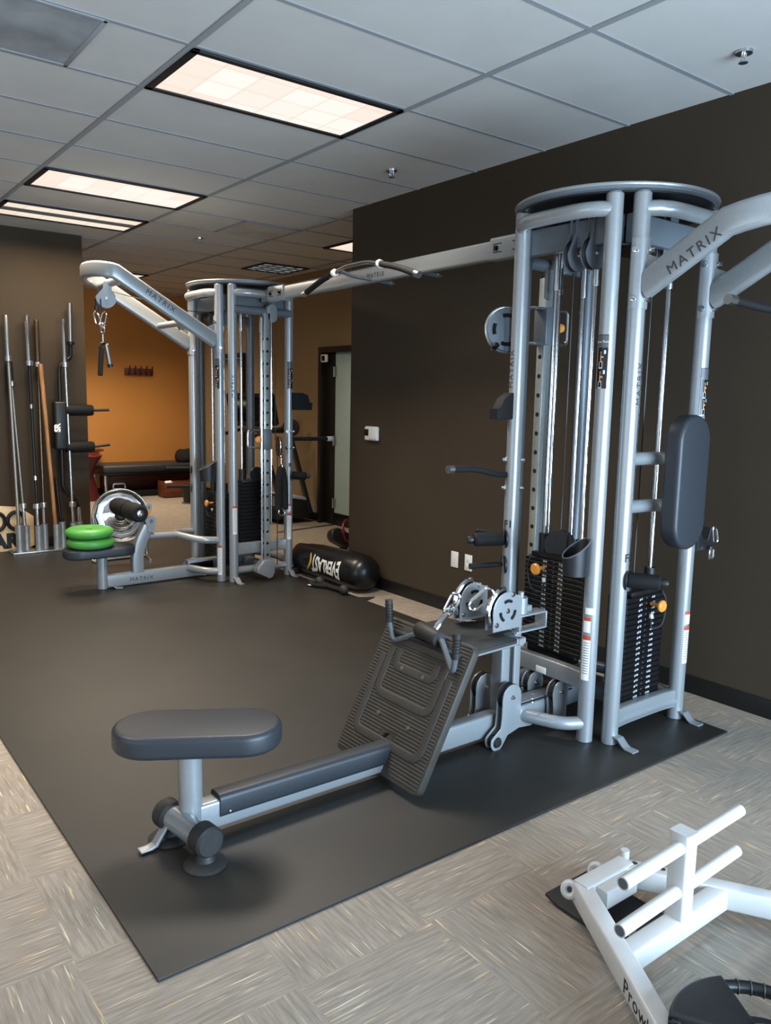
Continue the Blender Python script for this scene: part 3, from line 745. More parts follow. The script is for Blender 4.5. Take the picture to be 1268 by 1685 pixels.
part('accessory_tray', MB().prism([(0, 0), (.17, 0), (.175, .06), (.15, .065), (.13, .125), (.08, .145), (0, .145)], (Q['D'][0]+.01, Q['D'][1]-.055, 1.455), (1, 0, 0), (0, 0, 1), .08, bev=.006), 'grip', tf)
ah = part('assist_handle', MB().tube([(Q['D'][0]+.03, Q['D'][1]-.01, 1.205), (Q['D'][0]+.40, Q['D'][1]-.01, 1.2)], .018), 'grip', tf)
part('end_cap', MB().cyl((Q['D'][0]+.39, Q['D'][1]-.01, 1.2), (Q['D'][0]+.44, Q['D'][1]-.01, 1.2), .021), 'white', ah)
for z in (1.13, 1.27):
    for dx, dy in ((-.75, -.65), (0, -1), (.95, -.3)): bolts(ah, [(V((*Q['D'], z))+V((dx, dy, 0))*PR, (dx, dy, 0), .009, .018)])
hook(tf, *Q['D'], .89, (.8, -.6, -.03), True, L=.12)
hook(tf, *Q['A'], .925, (-.93, .37, 0), False, L=.2)
hook(tf, *Q['A'], .765, (-.93, .37, 0), False, L=.2)
bucket(tf, Q['B'][0]-.03, Q['B'][1]+.01, .86, (-.9, .35, 0), .12, .14, .17, .08)
number_mark(qs['D'], *Q['D'], 265, .965, 'R')
placard(qs['B'], *Q['B'], 205, 1.62, 1.86); placard(qs['D'], *Q['D'], 262, 1.63, 1.86)
warning(qs['B'], *Q['B'], 225, .07, .32); warning(qs['C'], *Q['C'], 262, .42, .66); warning(qs['D'], *Q['D'], 255, .33, .56, zs=(.575, .64))
part('brand_lettering', text_mesh('MATRIX', post_fn(*Q['C'], PR, 270, 1.55), .042, 'ink', sp=1.3, wrap=.008), None, qs['C'])
arm, pt, half = sleeve_arm(tf, Q, qs, 'A', 'B', (-1, 0, 0), 2.0, .80, .46, .13)
o0 = pt(half, .30, 2.14) + V((0, -.0285, 0))
part('brand_lettering', text_mesh('MATRIX', plane_fn(o0 + V((-.32, 0, .184)), V((.8, 0, -.46)), V((.46, 0, .8))), .06, 'ink', sp=1.3), None, arm)
part('arm_cross_tube', MB().tube([pt(-half, .30, 2.13), pt(half, .30, 2.13)], .026), 'silver', arm)
part('arm_cross_tube', MB().tube([pt(-half, .78, 2.41), pt(half, .78, 2.41)], .032), 'silver', arm)
pulley_pair(tf, (FX-.34-.82, FY, 2.29), (.2, 1, 0), (.15, 0, 1), .075, .12, .06, .05, 'silverd')
pulley_pair(tf, (FX-.34-.21, FY, 2.19), (0, 1, 0), (0, 0, -1), .06, .1, .04, .03, 'silverd')
part('arm_cable', MB().tube([(.55, FY+.01, 2.35), (1.12, FY+.01, 2.25), (FX-.24, FY+.03, 2.25)], .004, 6).tube([(.43, FY, 2.28), (.43, FY, 2.21)], .004, 6).tube([(.46, FY-.03, 2.28), (.46, FY-.03, 2.21)], .004, 6), 'cable', tf)

# ------------------------------------------------------------------ crossover beam with pull-up bars
BX = 1.68
t = thing('crossover_beam', 'long silver overhead beam with pull-up grips joining the two cable towers', 'beam', (BX, 2.1, 2.3))
bm_ = part('beam', MB().bar([(BX, .55, 2.40), (BX, 3.62, 2.375)], .06, .105, rd=.015), 'silver', t)
for y0, y1, z in ((.72, .98, 2.40), (3.26, 3.50, 2.378)):
    j = part('joint_sleeve', MB().bar([(BX, y0, z), (BX, y1, z)], .076, .125, rd=.016), 'silver', t)
    s_ = MB()
    for yy in (y0+.06, y1-.06):
        sg = 1 if yy < (y0+y1)/2 else -1
        s_.box((BX-.0385, yy, z+.022), (.002, .06, .004), bev=0).box((BX-.0385, yy, z-.022), (.002, .06, .004), bev=0).box((BX-.0385, yy-sg*.03, z), (.002, .004, .046), bev=0)
    lay_j = s_
    for yy in (y0+.05, y1-.05): bolts(j, [((BX-.038, yy, z), (-1, 0, 0), .01, .014)], 'blackm')
    part('joint_slots', s_, 'dark', j, kind='stuff')
part('brand_lettering', text_mesh('MATRIX', plane_fn((BX-.0305, 2.15, 2.362), (0, -1, 0), (0, 0, 1)), .045, 'ink', sp=1.25), None, bm_)
for sg in (-1,):
    X = BX+sg*.32; Yc = 1.865
    pb = part('pull_up_bar', MB().tube(curve([(X, Yc+.30, 2.345), (X, Yc+.15, 2.385), (X, Yc, 2.392), (X, Yc-.15, 2.385), (X, Yc-.30, 2.345)]), .0125), 'chrome', t)
    for s2 in (-1, 1):
        part('grip', MB().tube(curve([(X, Yc+s2*.25, 2.365), (X, Yc+s2*.42, 2.325), (X, Yc+s2*.585, 2.272)]), .019), 'grip', pb)
        part('end_cap', MB().cyl((X, Yc+s2*.58, 2.274), (X, Yc+s2*.615, 2.262), .021), 'steel', pb)
        part('collar', MB().cyl((X, Yc+s2*.235, 2.368), (X, Yc+s2*.255, 2.363), .024), 'white', pb)
        part('bar_bracket', MB().tube(fillet([(BX+.14, Yc+s2*.24, 2.345), (BX+sg*.2, Yc+s2*.24, 2.36), (X, Yc+s2*.2, 2.38)], .05), .012), 'silverd', pb)
        part('bracket_end', MB().cyl((BX+.14, Yc+s2*.24, 2.345), (BX+.165, Yc+s2*.24, 2.345), .016), 'steel', pb)

# ------------------------------------------------------------------ low row bench
YB = .155
t = thing('low_row_bench', 'low rowing bench with charcoal seat, ribbed black footplate and silver rail', 'exercise bench', (-.54, YB, 0))
ct = part('cross_tube', MB().tube([(-.572, .225, .10), (-.54, .01, .10)], .043), 'silver', t)
for p, q_ in (((-.577, .255, .10), (-.568, .19, .10)), ((-.532, -.035, .10), (-.541, .035, .10))):
    part('rubber_end_cap', MB().cyl(q_, p, .053, bev=.008), 'rubber', ct)
for p in ((-.572, .222), (-.538, -.0)):
    part('foot_disc', MB().lathe([(0, .0), (.072, 0), (.074, .005), (.066, .012), (.035, .02), (.02, .06), (0, .06)], (*p, .010)), 'rubber', ct)
o = [(0, .075), (.03, .075), (.07, .02), (.09, .014), (.12, .014), (.12, .007), (.08, .007), (.06, .014), (.025, .065), (0, .065)]
part('foot_tab', MB().prism(o, (-.575, YB+.03, .011), (-1, 0, 0), (0, 0, 1), .036, bev=.002), 'silver', ct)
part('seat_post', MB().tube([(-.52, YB, .10), (-.52, YB, .37)], .0415, 20), 'silver', t)
ca, sa = math.cos(R(-31)), math.sin(R(-31))
part('seat', MB().prism(capsule(.575, .265, 12), (-.495, .14, .412), (ca, sa, 0), (-sa, ca, 0), .08, bev=.02), 'vinyl', t)
rl = part('rail', MB().bar([(-.50, YB, .098), (1.30, YB, .098)], .066, .105, rd=.012), 'silver', t)
part('rail_cover', MB().bar([(-.425, YB, .126), (.34, YB, .118)], .08, .088, rd=.02), 'vinyl', rl)
part('screw', MB().sphere((-.39, YB-.043, .105), .006), 'chrome', rl)
# footplate leaning back, ribbed, notched round the rail
up = V((.265, 0, .5)).normalized(); sd = V((0, -1, 0)); nn = V((-up.z, 0, up.x))
LP = .625; W = .56; r = .03
o = [(-.04, 0), (-.04, .13), (-.025, .155), (.0, .162), (.025, .155), (.04, .13), (.04, 0)]
ol = [(W/2-r+r*math.sin(R(a)), r-r*math.cos(R(a))) for a in (0, 30, 60, 90)] + [(W/2-r+r*math.cos(R(a)), LP-r+r*math.sin(R(a))) for a in (0, 30, 60, 90)] + [(-W/2+r-r*math.sin(R(a)), LP-r+r*math.cos(R(a))) for a in (0, 30, 60, 90)] + [(-W/2+r-r*math.cos(R(a)), r-r*math.sin(R(a))) for a in (0, 30, 60, 90)] + o
fo = V((.302, YB+.015, .034))
fb = MB().prism(ol, fo, sd, up, .035, bev=.004)
def fpt(a, b, h=.0182): return fo + sd*a + up*b + nn*h
for k in range(43):
    b_ = .022 + .0141*k
    for a0, a1 in (((-W/2+.012, -.048), (.048, W/2-.012)) if b_ < .17 else ((-W/2+.012, W/2-.012),)):
        fb.bar([fpt(a0, b_, .0175), fpt(a1, b_, .0175)], .0075, .0055, up=nn, rd=.0018)
fp = part('footplate', fb, 'rib', t)
def uband(hw, ytop, ybot, w_, rd=.05):
    return fillet([(-hw, ytop), (-hw, ybot), (hw, ybot), (hw, ytop)], rd) if False else [(p.x, p.y) for p in fillet([V((-hw, ytop, 0)), V((-hw, ybot, 0)), V((hw, ybot, 0)), V((hw, ytop, 0))], rd)]
bd = MB()
for hw, yt, yb in ((.125, .50, .43), (.175, .50, .30), (.215, .46, .12)):
    pts = uband(hw, yt, yb, .03)
    bd.bar([fpt(a, b, .0165) for a, b in pts], .036, .013, up=nn, rd=.003)
part('smooth_bands', bd, 'band', fp)
part('name_panel', MB().prism(capsule(.33, .085, 5, .02), fpt(.0, .565, .0175), sd, up, .010, bev=.002), 'band', fp)
part('brand_lettering', text_mesh('MATRIX', plane_fn(fpt(0, .55, .0225), sd, up), .05, 'ink', .0015, 'CENTER', sp=1.25), None, fp)
for a, b in ((-.07, .43), (.07, .43), (-.10, .22), (.10, .22)): part('screw', MB().cyl(fpt(a, b, .017), fpt(a, b, .024), .009).cyl(fpt(a, b, .024), fpt(a, b, .026), .005), 'gold', fp)
# foot platform and mast
part('foot_platform', MB().prism([(.53, -.05), (.60, -.07), (.875, -.055), (.90, -.03), (.88, .01), (.90, .05), (.97, .06), (.99, .25), (.90, .28), (.88, .31), (.87, .38), (.60, .38), (.53, .36)], (0, 0, .548), (1, 0, 0), (0, 1, 0), .014, bev=.003), 'rubber', t)
part('platform_support', MB().bar([(.58, YB-.17, .525), (.98, YB-.15, .525)], .03, .03).bar([(.58, YB+.17, .525), (.98, YB+.15, .525)], .03, .03).bar([(.95, YB-.17, .525), (.95, YB+.17, .525)], .03, .03), 'silver', t)
mt = part('mast', MB().bar([(1.0, YB, .14), (1.0, YB, .60)], .07, .055, up=(1, 0, 0)).bar([(1.075, YB, .14), (1.075, YB, .62)], .07, .045, up=(1, 0, 0)), 'silver', t)
part('mast_cable', MB().tube([(1.03, YB-.043, .25), (1.035, YB-.043, .62)], .004, 6), 'cable', t)
for yy in (YB-.095, YB+.115):
    c_ = V((.905, yy, .66)); hs = MB()
    dsh = [(-.085, -.085), (.085, -.085), (.085, .06)] + [(.085-.085*(1-math.cos(R(a)))*1.0, .0+.085*math.sin(R(a))) for a in (50, 65, 80)] + [(-.0+.0-.085*math.sin(R(a)), .085*math.cos(R(a))) for a in (0, 15, 30, 45, 60, 75, 90)]
    for g_ in (-.022, .022): hs.prism(dsh, c_+V((0, g_, 0)), (1, 0, 0), (0, 0, 1), .006, bev=.0015)
    h = part('pulley_housing', hs, 'silver', t)
    part('pulley_wheel', MB().lathe([(0, -.015), (.082, -.015), (.07, 0), (.082, .015), (0, .015)], c_, (0, 1, 0), 30), 'black', h)
    part('chrome_guard', MB().bar([c_ + V((-.1*math.cos(R(a)), 0, .1*math.sin(R(a)))) for a in range(-35, 100, 9)], .04, .006, up=(0, 1, 0), rd=.002) if False else MB().tube([c_ + V((-.093*math.cos(R(a)), 0, .093*math.sin(R(a)))) for a in range(-35, 100, 9)], .013, 8), 'chrome', h)
    sl = MB()
    for a in (90, 210, 330):
        sl.tube([c_ + V((.045*math.cos(R(a+s_)), -.026, .045*math.sin(R(a+s_)))) for s_ in range(-28, 29, 8)], .007, 8)
    part('housing_slots', sl, 'dark', h)
    for dx, dz in ((0, 0), (-.065, -.055), (.03, .07)): bolts(h, [(c_+V((dx, -.025, dz)), (0, -1, 0), .008, .008)])
part('swivel_hinge', MB().cyl((1.095, YB-.02, .60), (1.095, YB-.02, .675), .032).cyl((1.095, YB-.02, .675), (1.095, YB-.02, .70), .014), 'silver', t)
part('yoke', MB().bar(fillet([(1.06, YB-.04, .595), (1.22, YB-.04, .595), (1.22, YB-.04, .525), (1.06, YB-.04, .525)], .02), .07, .01, up=(0, 1, 0), rd=.003) if False else MB().prism(capsule(.20, .012, 3, .004), (1.13, YB-.03, .60), (1, 0, 0), (0, 1, 0), .07) if False else MB().box((1.13, YB-.03, .597), (.2, .07, .01)).box((1.13, YB-.03, .523), (.2, .07, .01)).box((1.228, YB-.03, .56), (.01, .07, .08)).box((1.05, YB-.03, .56), (.012, .07, .08)).box((1.14, YB-.01, .615), (.05, .04, .03)), 'silver', t)
for yy in (YB-.075, YB+.095):
    o = [(.06*math.cos(R(a)), .205+.06*math.sin(R(a))) for a in range(0, 181, 15)] + [(-.06, .12), (-.065, .07), (-.10, .045)] + [(-.085+.04*math.cos(R(a)), .01+.04*math.sin(R(a))) for a in range(150, 331, 20)] + [(-.02, .03), (.06, .05)]
    h = part('pulley_housing', MB().prism(o, (.985, yy-.018, .035), (1, 0, 0), (0, 0, 1), .006, bev=.0015).prism(o, (.985, yy+.018, .035), (1, 0, 0), (0, 0, 1), .006, bev=.0015), 'silver', t)
    part('pulley_wheel', MB().lathe([(0, -.013), (.062, -.013), (.052, 0), (.062, .013), (0, .013)], (.985, yy, .24), (0, 1, 0)), 'black', h)
    part('pivot_cap', MB().lathe([(0, -.03), (.02, -.028), (.026, -.02), (.026, .02), (0, .02)], (.90, yy, .045), (0, 1, 0)), 'black', h)
    bolts(h, [((.985, yy-.021, .24), (0, -1, 0), .007)])
part('row_cable', MB().tube([(1.0, YB-.08, .185), (1.42, YB-.08, .185)], .004, 6).tube([(1.0, YB+.08, .185), (1.42, YB+.08, .185)], .004, 6), 'cable', t)
part('joint_plate', MB().prism([(0, .02), (.03, -.04), (.12, -.05), (.2, -.02), (.2, .06), (0, .06)], (1.06, YB-.036, .09), (1, 0, 0), (0, 0, 1), .008), 'silver', t)
bolts(t, [((1.13, YB-.042, .11), (0, -1, 0), .01, .016), ((1.2, YB-.02, .15), (0, 0, 1), .01, .016), ((1.25, YB+.02, .15), (0, 0, 1), .01, .016)])

# row handle
t = thing('row_bar', 'double grip rowing handle resting on top of the ribbed footplate', 'handle', (.53, .12, .50))
part('handle_bar', MB().tube(fillet([(.53, .395, .60), (.53, .36, .505), (.545, .19, .585), (.535, .05, .595), (.502, -.062, .487), (.492, -.087, .57)], .03), .0125), 'silverd', t)
part('grip', MB().tube([(.53, .392, .585), (.53, .40, .685)], .0165), 'rubber', t); part('grip', MB().tube([(.493, -.085, .555), (.49, -.092, .66)], .0165), 'rubber', t)
rg = MB()
for k in range(5): rg.torus((.53, .3935+.0012*k, .61+.013*k), (0, .08, 1), .017, .0025, 16, 6).torus((.492, -.087-.0008*k, .585+.013*k), (0, -.07, 1), .017, .0025, 16, 6)
part('grip_ridges', rg, 'black', t, kind='stuff')
part('center_roller', MB().lathe([(0, 0), (.031, 0), (.034, .005), (.034, .145), (.031, .15), (0, .15)], (.545, .205, .598), (-.1, -.97, -.06)), 'rubber', t)
part('swivel_link', MB().tube(fillet([(.555, .13, .60), (.59, .135, .635), (.64, .145, .66)], .02), .008, 8).tube(fillet([(.55, .115, .60), (.585, .115, .635), (.635, .125, .665)], .02), .008, 8), 'chrome', t)
def carabiner(name, label, c_, u, v, L=.085, w_=.04, r_=.0055, grp=None):
    c_, u, v = V(c_), V(u).normalized(), V(v).normalized(); pts = []
    for a, b in capsule(L, w_, 6): 
        k = .75 + .25*(a/L+.5); pts.append(c_ + u*a + v*b*k)
    t = thing(name, label, 'carabiner', tuple(c_), grp)
    part('body', MB().tube(pts, r_, 8, closed=True), 'chrome', t)
    part('gate', MB().tube([c_ + u*L*.3 + v*w_*.5, c_ - u*L*.3 + v*w_*.44], r_*1.25, 8), 'steel', t)
    return t
carabiner('carabiner', 'chrome carabiner clipped to the rowing handle link, lower of the pair at the row pulleys', (.715, .19, .683), (.36, -.27, .85), (.6, -.45, -.4), .105, .045, .0068)
carabiner('carabiner', 'bright chrome carabiner against the near pulley housing, upper of the pair above the footplate', (.79, .085, .715), (.6, -.46, .66), (-.52, .40, .75), .125, .052, .0072)
t = thing('chain_link', 'short chrome shackle joining the rowing handle to its carabiners', 'shackle', (.66, .14, .655))
part('ring', MB().torus((.655, .145, .668), (.3, 1, .2), .018, .006), 'chrome', t); part('ring', MB().torus((.675, .15, .68), (1, -.3, -.6), .016, .005), 'chrome', t)

# ------------------------------------------------------------------ pulldown bench
YF = 4.0
t = thing('pulldown_bench', 'low pulldown bench with charcoal seat and black thigh rollers at the far tower', 'exercise bench', (.42, YF, 0))
part('seat', MB().prism(capsule(.55, .28, 10, .12), (.40, YF, .318), (1, 0, 0), (0, 1, 0), .075, bev=.018), 'vinyl', t)
part('seat_bracket', MB().bar([(.24, YF, .275), (.52, YF, .275)], .06, .012, rd=.003), 'steel', t)
sp = part('seat_post', MB().tube([(.418, YF, .012), (.418, YF, .275)], .042, 20), 'silver', t)
part('foot_tab', MB().prism([(0, .03), (.04, .03), (.07, .005), (.11, .005), (.11, 0), (.06, 0), (.035, .022), (0, .022)], (.455, YF-.03, .012), (.9, -.4, 0), (0, 0, 1), .05), 'silver', sp)
rl = part('rail', MB().bar([(.45, YF, .065), (1.36, YF, .075)], .06, .105, rd=.012), 'silver', t)
part('brand_lettering', text_mesh('MATRIX', plane_fn((.63, YF-.0305, .047), (1, 0, 0), (0, 0, 1)), .045, 'ink', sp=1.3), None, rl)
part('upright', MB().bar(curve([(.705, YF, .115), (.705, YF, .24), (.735, YF, .36), (.80, YF, .49)]), .07, .095, up=(0, 1, 0), rd=.012) if False else MB().bar(curve([(.705, YF, .115), (.705, YF, .24), (.735, YF, .36), (.80, YF, .49)]), .095, .07, up=(0, 1, 0), rd=.012), 'silver', t)
hd = part('roller_adjuster', MB().prism(teardrop(.045, .09, .06), (.81, YF-.04, .535), (1, 0, 0), (0, 0, -1), .012).prism(teardrop(.045, .09, .06), (.81, YF+.04, .535), (1, 0, 0), (0, 0, -1), .012).prism(capsule(.15, .06, 6), (.80, YF+.02, .60), (.35, 0, 1), (1, 0, -.35), .012).bar([(.80, YF, .56), (.62, YF, .60)], .04, .04), 'silver', t)
bolts(hd, [((.81, YF-.047, .535), (0, -1, 0), .011, .014), ((.785, YF+.012, .645), (0, -1, 0), .008), ((.815, YF+.012, .64), (0, -1, 0), .008)])
part('adjuster_knob', MB().lathe([(0, 0), (.025, 0), (.03, .01), (.03, .03), (0, .035)], (.765, YF-.05, .61), (0, -1, 0)), 'orange', hd)
rx, rz = .64, .635
for y0, y1 in ((YF-.27, YF-.02), (YF+.02, YF+.27)):
    ro = part('thigh_roller', MB().lathe([(0, 0), (.055, 0), (.068, .012), (.072, .05), (.072, .2), (.066, .245), (0, .25)], (rx, y0, rz), (0, 1, 0), 28), 'grip', t)
    if y0 < YF-.1: part('roller_hub', MB().lathe([(0, 0), (.012, -.014), (.026, -.01), (.03, 0), (0, 0)], (rx, y0-.001, rz), (0, 1, 0)), 'steel', ro)
part('roller_axle', MB().tube([(rx, YF-.26, rz), (rx, YF+.26, rz)], .014), 'steel', t)
part('stabiliser_tube', MB().tube([(.76, YF, .405), (1.06, YF, .395)], .027), 'silver', t)
part('stabiliser_fork', MB().tube(fillet([(1.33, YF-.26, .36), (1.15, YF-.24, .375), (1.05, YF-.02, .395), (1.05, YF+.02, .395), (1.15, YF+.24, .375), (1.33, YF+.26, .36)], .08), .03), 'silver', t)
part('joint_plate', MB().prism([(0, .06), (.04, -.04), (.15, -.06), (.22, -.02), (.22, .07)], (1.14, YF-.036, .08), (1, 0, 0), (0, 0, 1), .008), 'silver', t)
# weights left on the seat
for z, lb in ((.357, 'green rounded rubber disc lying on the pulldown seat, under another green disc'), (.438, 'green rounded rubber disc on top of another green disc on the pulldown seat')):
    single('rubber_disc', MB().lathe([(0, .012), (.05, .01), (.1, .002), (.15, .004), (.175, .02), (.182, .04), (.175, .062), (.15, .077), (.11, .079), (.06, .066), (.022, .066), (.02, .072), (0, .072)], (.335+.008*(z > .4)*-1, YF, z), seg=40), 'green', lb, 'disc', 'green discs on the seat', smooth=50)

# pulldown handle hanging from the far arm
t = thing('pulldown_grips', 'V-shaped double grip handle hanging from the far overhead pulley arm', 'handle', (.47, YF-.01, 1.810))
part('hanger', MB().tube([(.475, YF-.01, 2.030), (.475, YF-.01, 1.945)], .008).torus((.475, YF-.01, 2.045), (1, .3, 0), .024, .007), 'steel', t)
part('bracket', MB().tube(curve([(.445, YF-.02, 1.910), (.47, YF-.01, 1.948), (.505, YF, 1.935)]), .01), 'blackm', t)
part('grip', MB().tube([(.455, YF-.03, 1.905), (.43, YF-.06, 1.700)], .019), 'grip', t)
part('grip', MB().tube([(.50, YF, 1.942), (.535, YF+.02, 1.780)], .019), 'knurl', t, 'bright steel grip with black end')
part('end_cap', MB().tube([(.533, YF+.02, 1.792), (.538, YF+.02, 1.768)], .021), 'black', t)
for dx, nm in ((-.025, 'small carabiner on the left cable stop under the far overhead pulley'), (.015, 'small carabiner on the right cable stop under the far overhead pulley')):
    carabiner('carabiner', nm, (.465+dx, YF-.01-.6*dx, 2.135), (.25*(-1 if dx > 0 else 1), 0, -1), (1, .2, 0), .1, .045)
    single('cable_stop', MB().cyl((.445+dx*.6, YF-.015, 2.195), (.445+dx*.6, YF-.015, 2.225), .017), 'black', 'black rubber cable stop, %s of two under the far overhead pulley' % ('left' if dx < 0 else 'right'), 'cable stop')
single('chain_link', MB().torus((.475, YF-.01, 2.080), (0, 1, 0), .018, .006).cyl((.475, YF-.01, 2.090), (.475, YF-.01, 2.065), .012), 'chrome', 'chrome swivel ring above the hanging V-shaped handle', 'shackle')
# rope on the far column
t = thing('cable_rope', 'black fabric rope handle hanging from the far adjustable pulley', 'rope handle', (FX+.10, FY-.50, .58))
part('hook', MB().tube([(FX+.10, FY-.5, 1.06), (FX+.10, FY-.5, 1.0)], .006).torus((FX+.10, FY-.5, .985), (1, 0, 0), .02, .005).box((FX+.10, FY-.5, 1.07), (.022, .022, .03)), 'chrome', t)
part('rope', MB().tube(curve([(FX+.07, FY-.5, .62), (FX+.075, FY-.5, .85), (FX+.10, FY-.5, .965), (FX+.13, FY-.5, .85), (FX+.135, FY-.5, .62)]), .03), 'cloth', t)
part('buckle', MB().torus((FX+.10, FY-.51, .60), (0, 1, 0), .03, .006), 'steel', t)
# bar hanging from the near arm
t = thing('press_bar', 'black-gripped bar hanging under the near overhead arm at the right edge', 'bar', (1.62, -.66, 1.95))
part('grip', MB().tube(curve([(1.375, -.63, 1.968), (1.45, -.64, 1.962), (1.55, -.66, 1.952), (1.65, -.68, 1.95)]), .017), 'grip', t)
part('grip', MB().tube(curve([(1.70, -.68, 1.95), (1.80, -.66, 1.952), (1.95, -.64, 1.965)]), .017), 'grip', t)
part('end_cap', MB().cyl((1.335, -.628, 1.97), (1.378, -.63, 1.968), .021, seg=8), 'steel', t)
part('hub', MB().tube([(1.64, -.68, 1.95), (1.71, -.68, 1.95)], .02), 'steel', t)
part('hanger', MB().tube([(1.675, -.68, 1.95), (1.675, -.75, 2.2)], .006, 8), 'chrome', t)
# carabiners in the near tray
carabiner('carabiner', 'small chrome carabiner hooked over the black tray behind the near back pad', (2.09, -.22, .93), (.3, 0, -1), (1, -.2, .2), .085, .03)
carabiner('carabiner', 'bright chrome carabiner dangling below the black tray behind the near back pad', (2.035, -.24, .845), (0, 0, -1), (1, 0, 0), .06, .03)

# ------------------------------------------------------------------ barbell holder and bars
t = thing('barbell_holder', 'upright barbell holder of grey steel tubes on a flat base by the left wall', 'barbell rack', (.47, 5.87, 0))
part('base', MB().box((.50, 5.86, .02), (.72, .22, .02), bev=.004), 'steel', t)
slots = [(.215, 5.81, .29), (.295, 5.89, .27), (.39, 5.81, .27), (.465, 5.89, .27), (.56, 5.81, .27), (.635, 5.89, .28), (.725, 5.82, .27), (.80, 5.89, .27)]
for x, y, h in slots: part('holder_tube', MB().lathe([(.029, .03), (.032, .03), (.032, h), (.028, h), (.028, .04)], (x, y, 0)).cyl((x, y, .03), (x, y, .05), .028), 'galv', t)
def barbell(i, top, label, sleeve, shaft, ls=.42, rs=.024, rsh=.0145, bs=.40, coll=True, rings=False):
    x, y, h = slots[i]; b0 = V((x, y, .055)); tp = V(top); d = (tp-b0).normalized(); L = (tp-b0).length
    t = thing('barbell', label, 'barbell', tuple(b0))
    part('shaft', MB().tube([b0+d*(bs-.02), b0+d*(L-ls+.02)], rsh), shaft, t)
    part('sleeve', MB().lathe([(0, 0), (rs-.003, 0), (rs, .004), (rs, ls-.02), (rs-.004, ls), (0, ls)], tp-d*ls, d), sleeve, t)
    part('sleeve', MB().tube([b0, b0+d*bs], rs if i not in (1, 2, 3, 6) else .015), 'chrome', t)
    if coll:
        part('collar', MB().cyl(tp-d*(ls+.03), tp-d*(ls-.02), .036, bev=.004), 'steel', t)
        part('collar', MB().cyl(b0+d*(bs-.02), b0+d*(bs+.03), .036, bev=.004), 'steel', t)
    if rings: part('knurl_ring', MB().cyl(b0+d*1.35, b0+d*1.39, rsh+.003).cyl(b0+d*.66, b0+d*.7, rsh+.003), 'chrome', t)
    return t
barbell(0, (.205, 5.93, 2.27), 'long silver barbell leaning at the far left of the barbell holder', 'steel', 'knurl', .40, .024, .0175, .2)
barbell(1, (.236, 5.995, 1.86), 'dark sleeved barbell just right of the leftmost silver one', 'blackm', 'knurl', .22)
barbell(2, (.393, 5.94, 2.285), 'black barbell with polished chrome sleeve, left of the brownish one', 'chrome', 'blackm', .45, rings=True)
barbell(3, (.484, 5.96, 2.25), 'barbell with brownish sleeve standing behind the wooden pole', 'brownbar', 'brownbar', .42)
x, y, h = slots[4]
single('wooden_pole', MB().tube([(x, y, .055), (.488, 5.885, 1.83)], .019, scale=[.85, 1.15]), 'wood', 'tan wooden pole standing among the barbells', 'pole')
barbell(6, (.70, 5.84, 2.265), 'silver barbell in front of the black padded squat bar', 'chrome', 'steel', .43)
x, y, h = slots[5]
single('short_bar', MB().tube([(x, y, .055), (x-.01, y+.01, .30), (x-.03, y+.05, .72)], .015).cyl((x, y, .28), (x-.002, y+.002, .31), .022), 'blackm', 'short black bar end just left of the green discs', 'bar')
# padded squat bar
t = thing('squat_bar', 'black safety squat bar with two padded arms and white letters', 'barbell', (.80, 5.89, .05))
part('shaft', MB().tube(fillet([(.80, 5.89, .40), (.775, 5.89, .50), (.655, 5.89, .60), (.66, 5.89, 1.80), (.70, 5.90, 1.86), (.78, 5.91, 1.90), (.785, 5.92, 2.06)], .08), .019), 'blackm', t)
part('sleeve', MB().tube([(.80, 5.89, .06), (.80, 5.89, .42)], .021), 'chrome', t)
part('sleeve', MB().tube([(.785, 5.92, 2.04), (.795, 5.93, 2.43)], .022), 'steel', t)
part('collar', MB().cyl((.785, 5.92, 2.03), (.785, 5.92, 2.06), .038), 'blackm', t)
pd = part('neck_pad', MB().box((.64, 5.86, 1.24), (.115, .12, .47), bev=.02, seg=3), 'black', t)
part('lettering', text_mesh('SR', plane_fn((.625, 5.7985, 1.18), (0, 0, 1), (-1, 0, 0)), .075, 'label', .001, bold=.004), None, pd)
for z, dz in ((1.39, .005), (1.025, .02)):
    a = part('pad_arm', MB().lathe([(0, 0), (.052, 0), (.056, .02), (.056, .24), (.05, .27), (0, .275)], (.69, 5.86, z), (1, 0, 0), 24), 'grip', t)
    part('arm_handle', MB().tube([(.95, 5.86, z), (1.12, 5.84, z+dz)], .014), 'blackm', a)
# sign
t = thing('wooden_sign', 'round pale wooden sign with black letters leaning against the left wall', 'sign', (.08, 5.985, .01))
part('board', MB().prism([(-.33, .0), (.23, .0), (.31, .04), (.31, .33), (.18, .43), (.0, .45), (-.2, .45), (-.33, .4)], (.08, 5.99, .012), (1, 0, 0), (0, 0, 1), .02, bev=.002), 'ply', t)
o = MB()
for xx, rx_, zz in ((.055, .07, .31), (.225, .075, .31)):
    o.tube([(xx+rx_*math.cos(R(a)), 5.977, zz+.085*math.sin(R(a))) for a in range(0, 360, 15)], .019, 8, closed=True)
part('painted_rings', o, 'inkb', t)
part('lettering', text_mesh('AR', plane_fn((.005, 5.979, .05), (1, 0, 0), (0, 0, 1)), .19, 'inkb', .001, bold=.012), None, t)

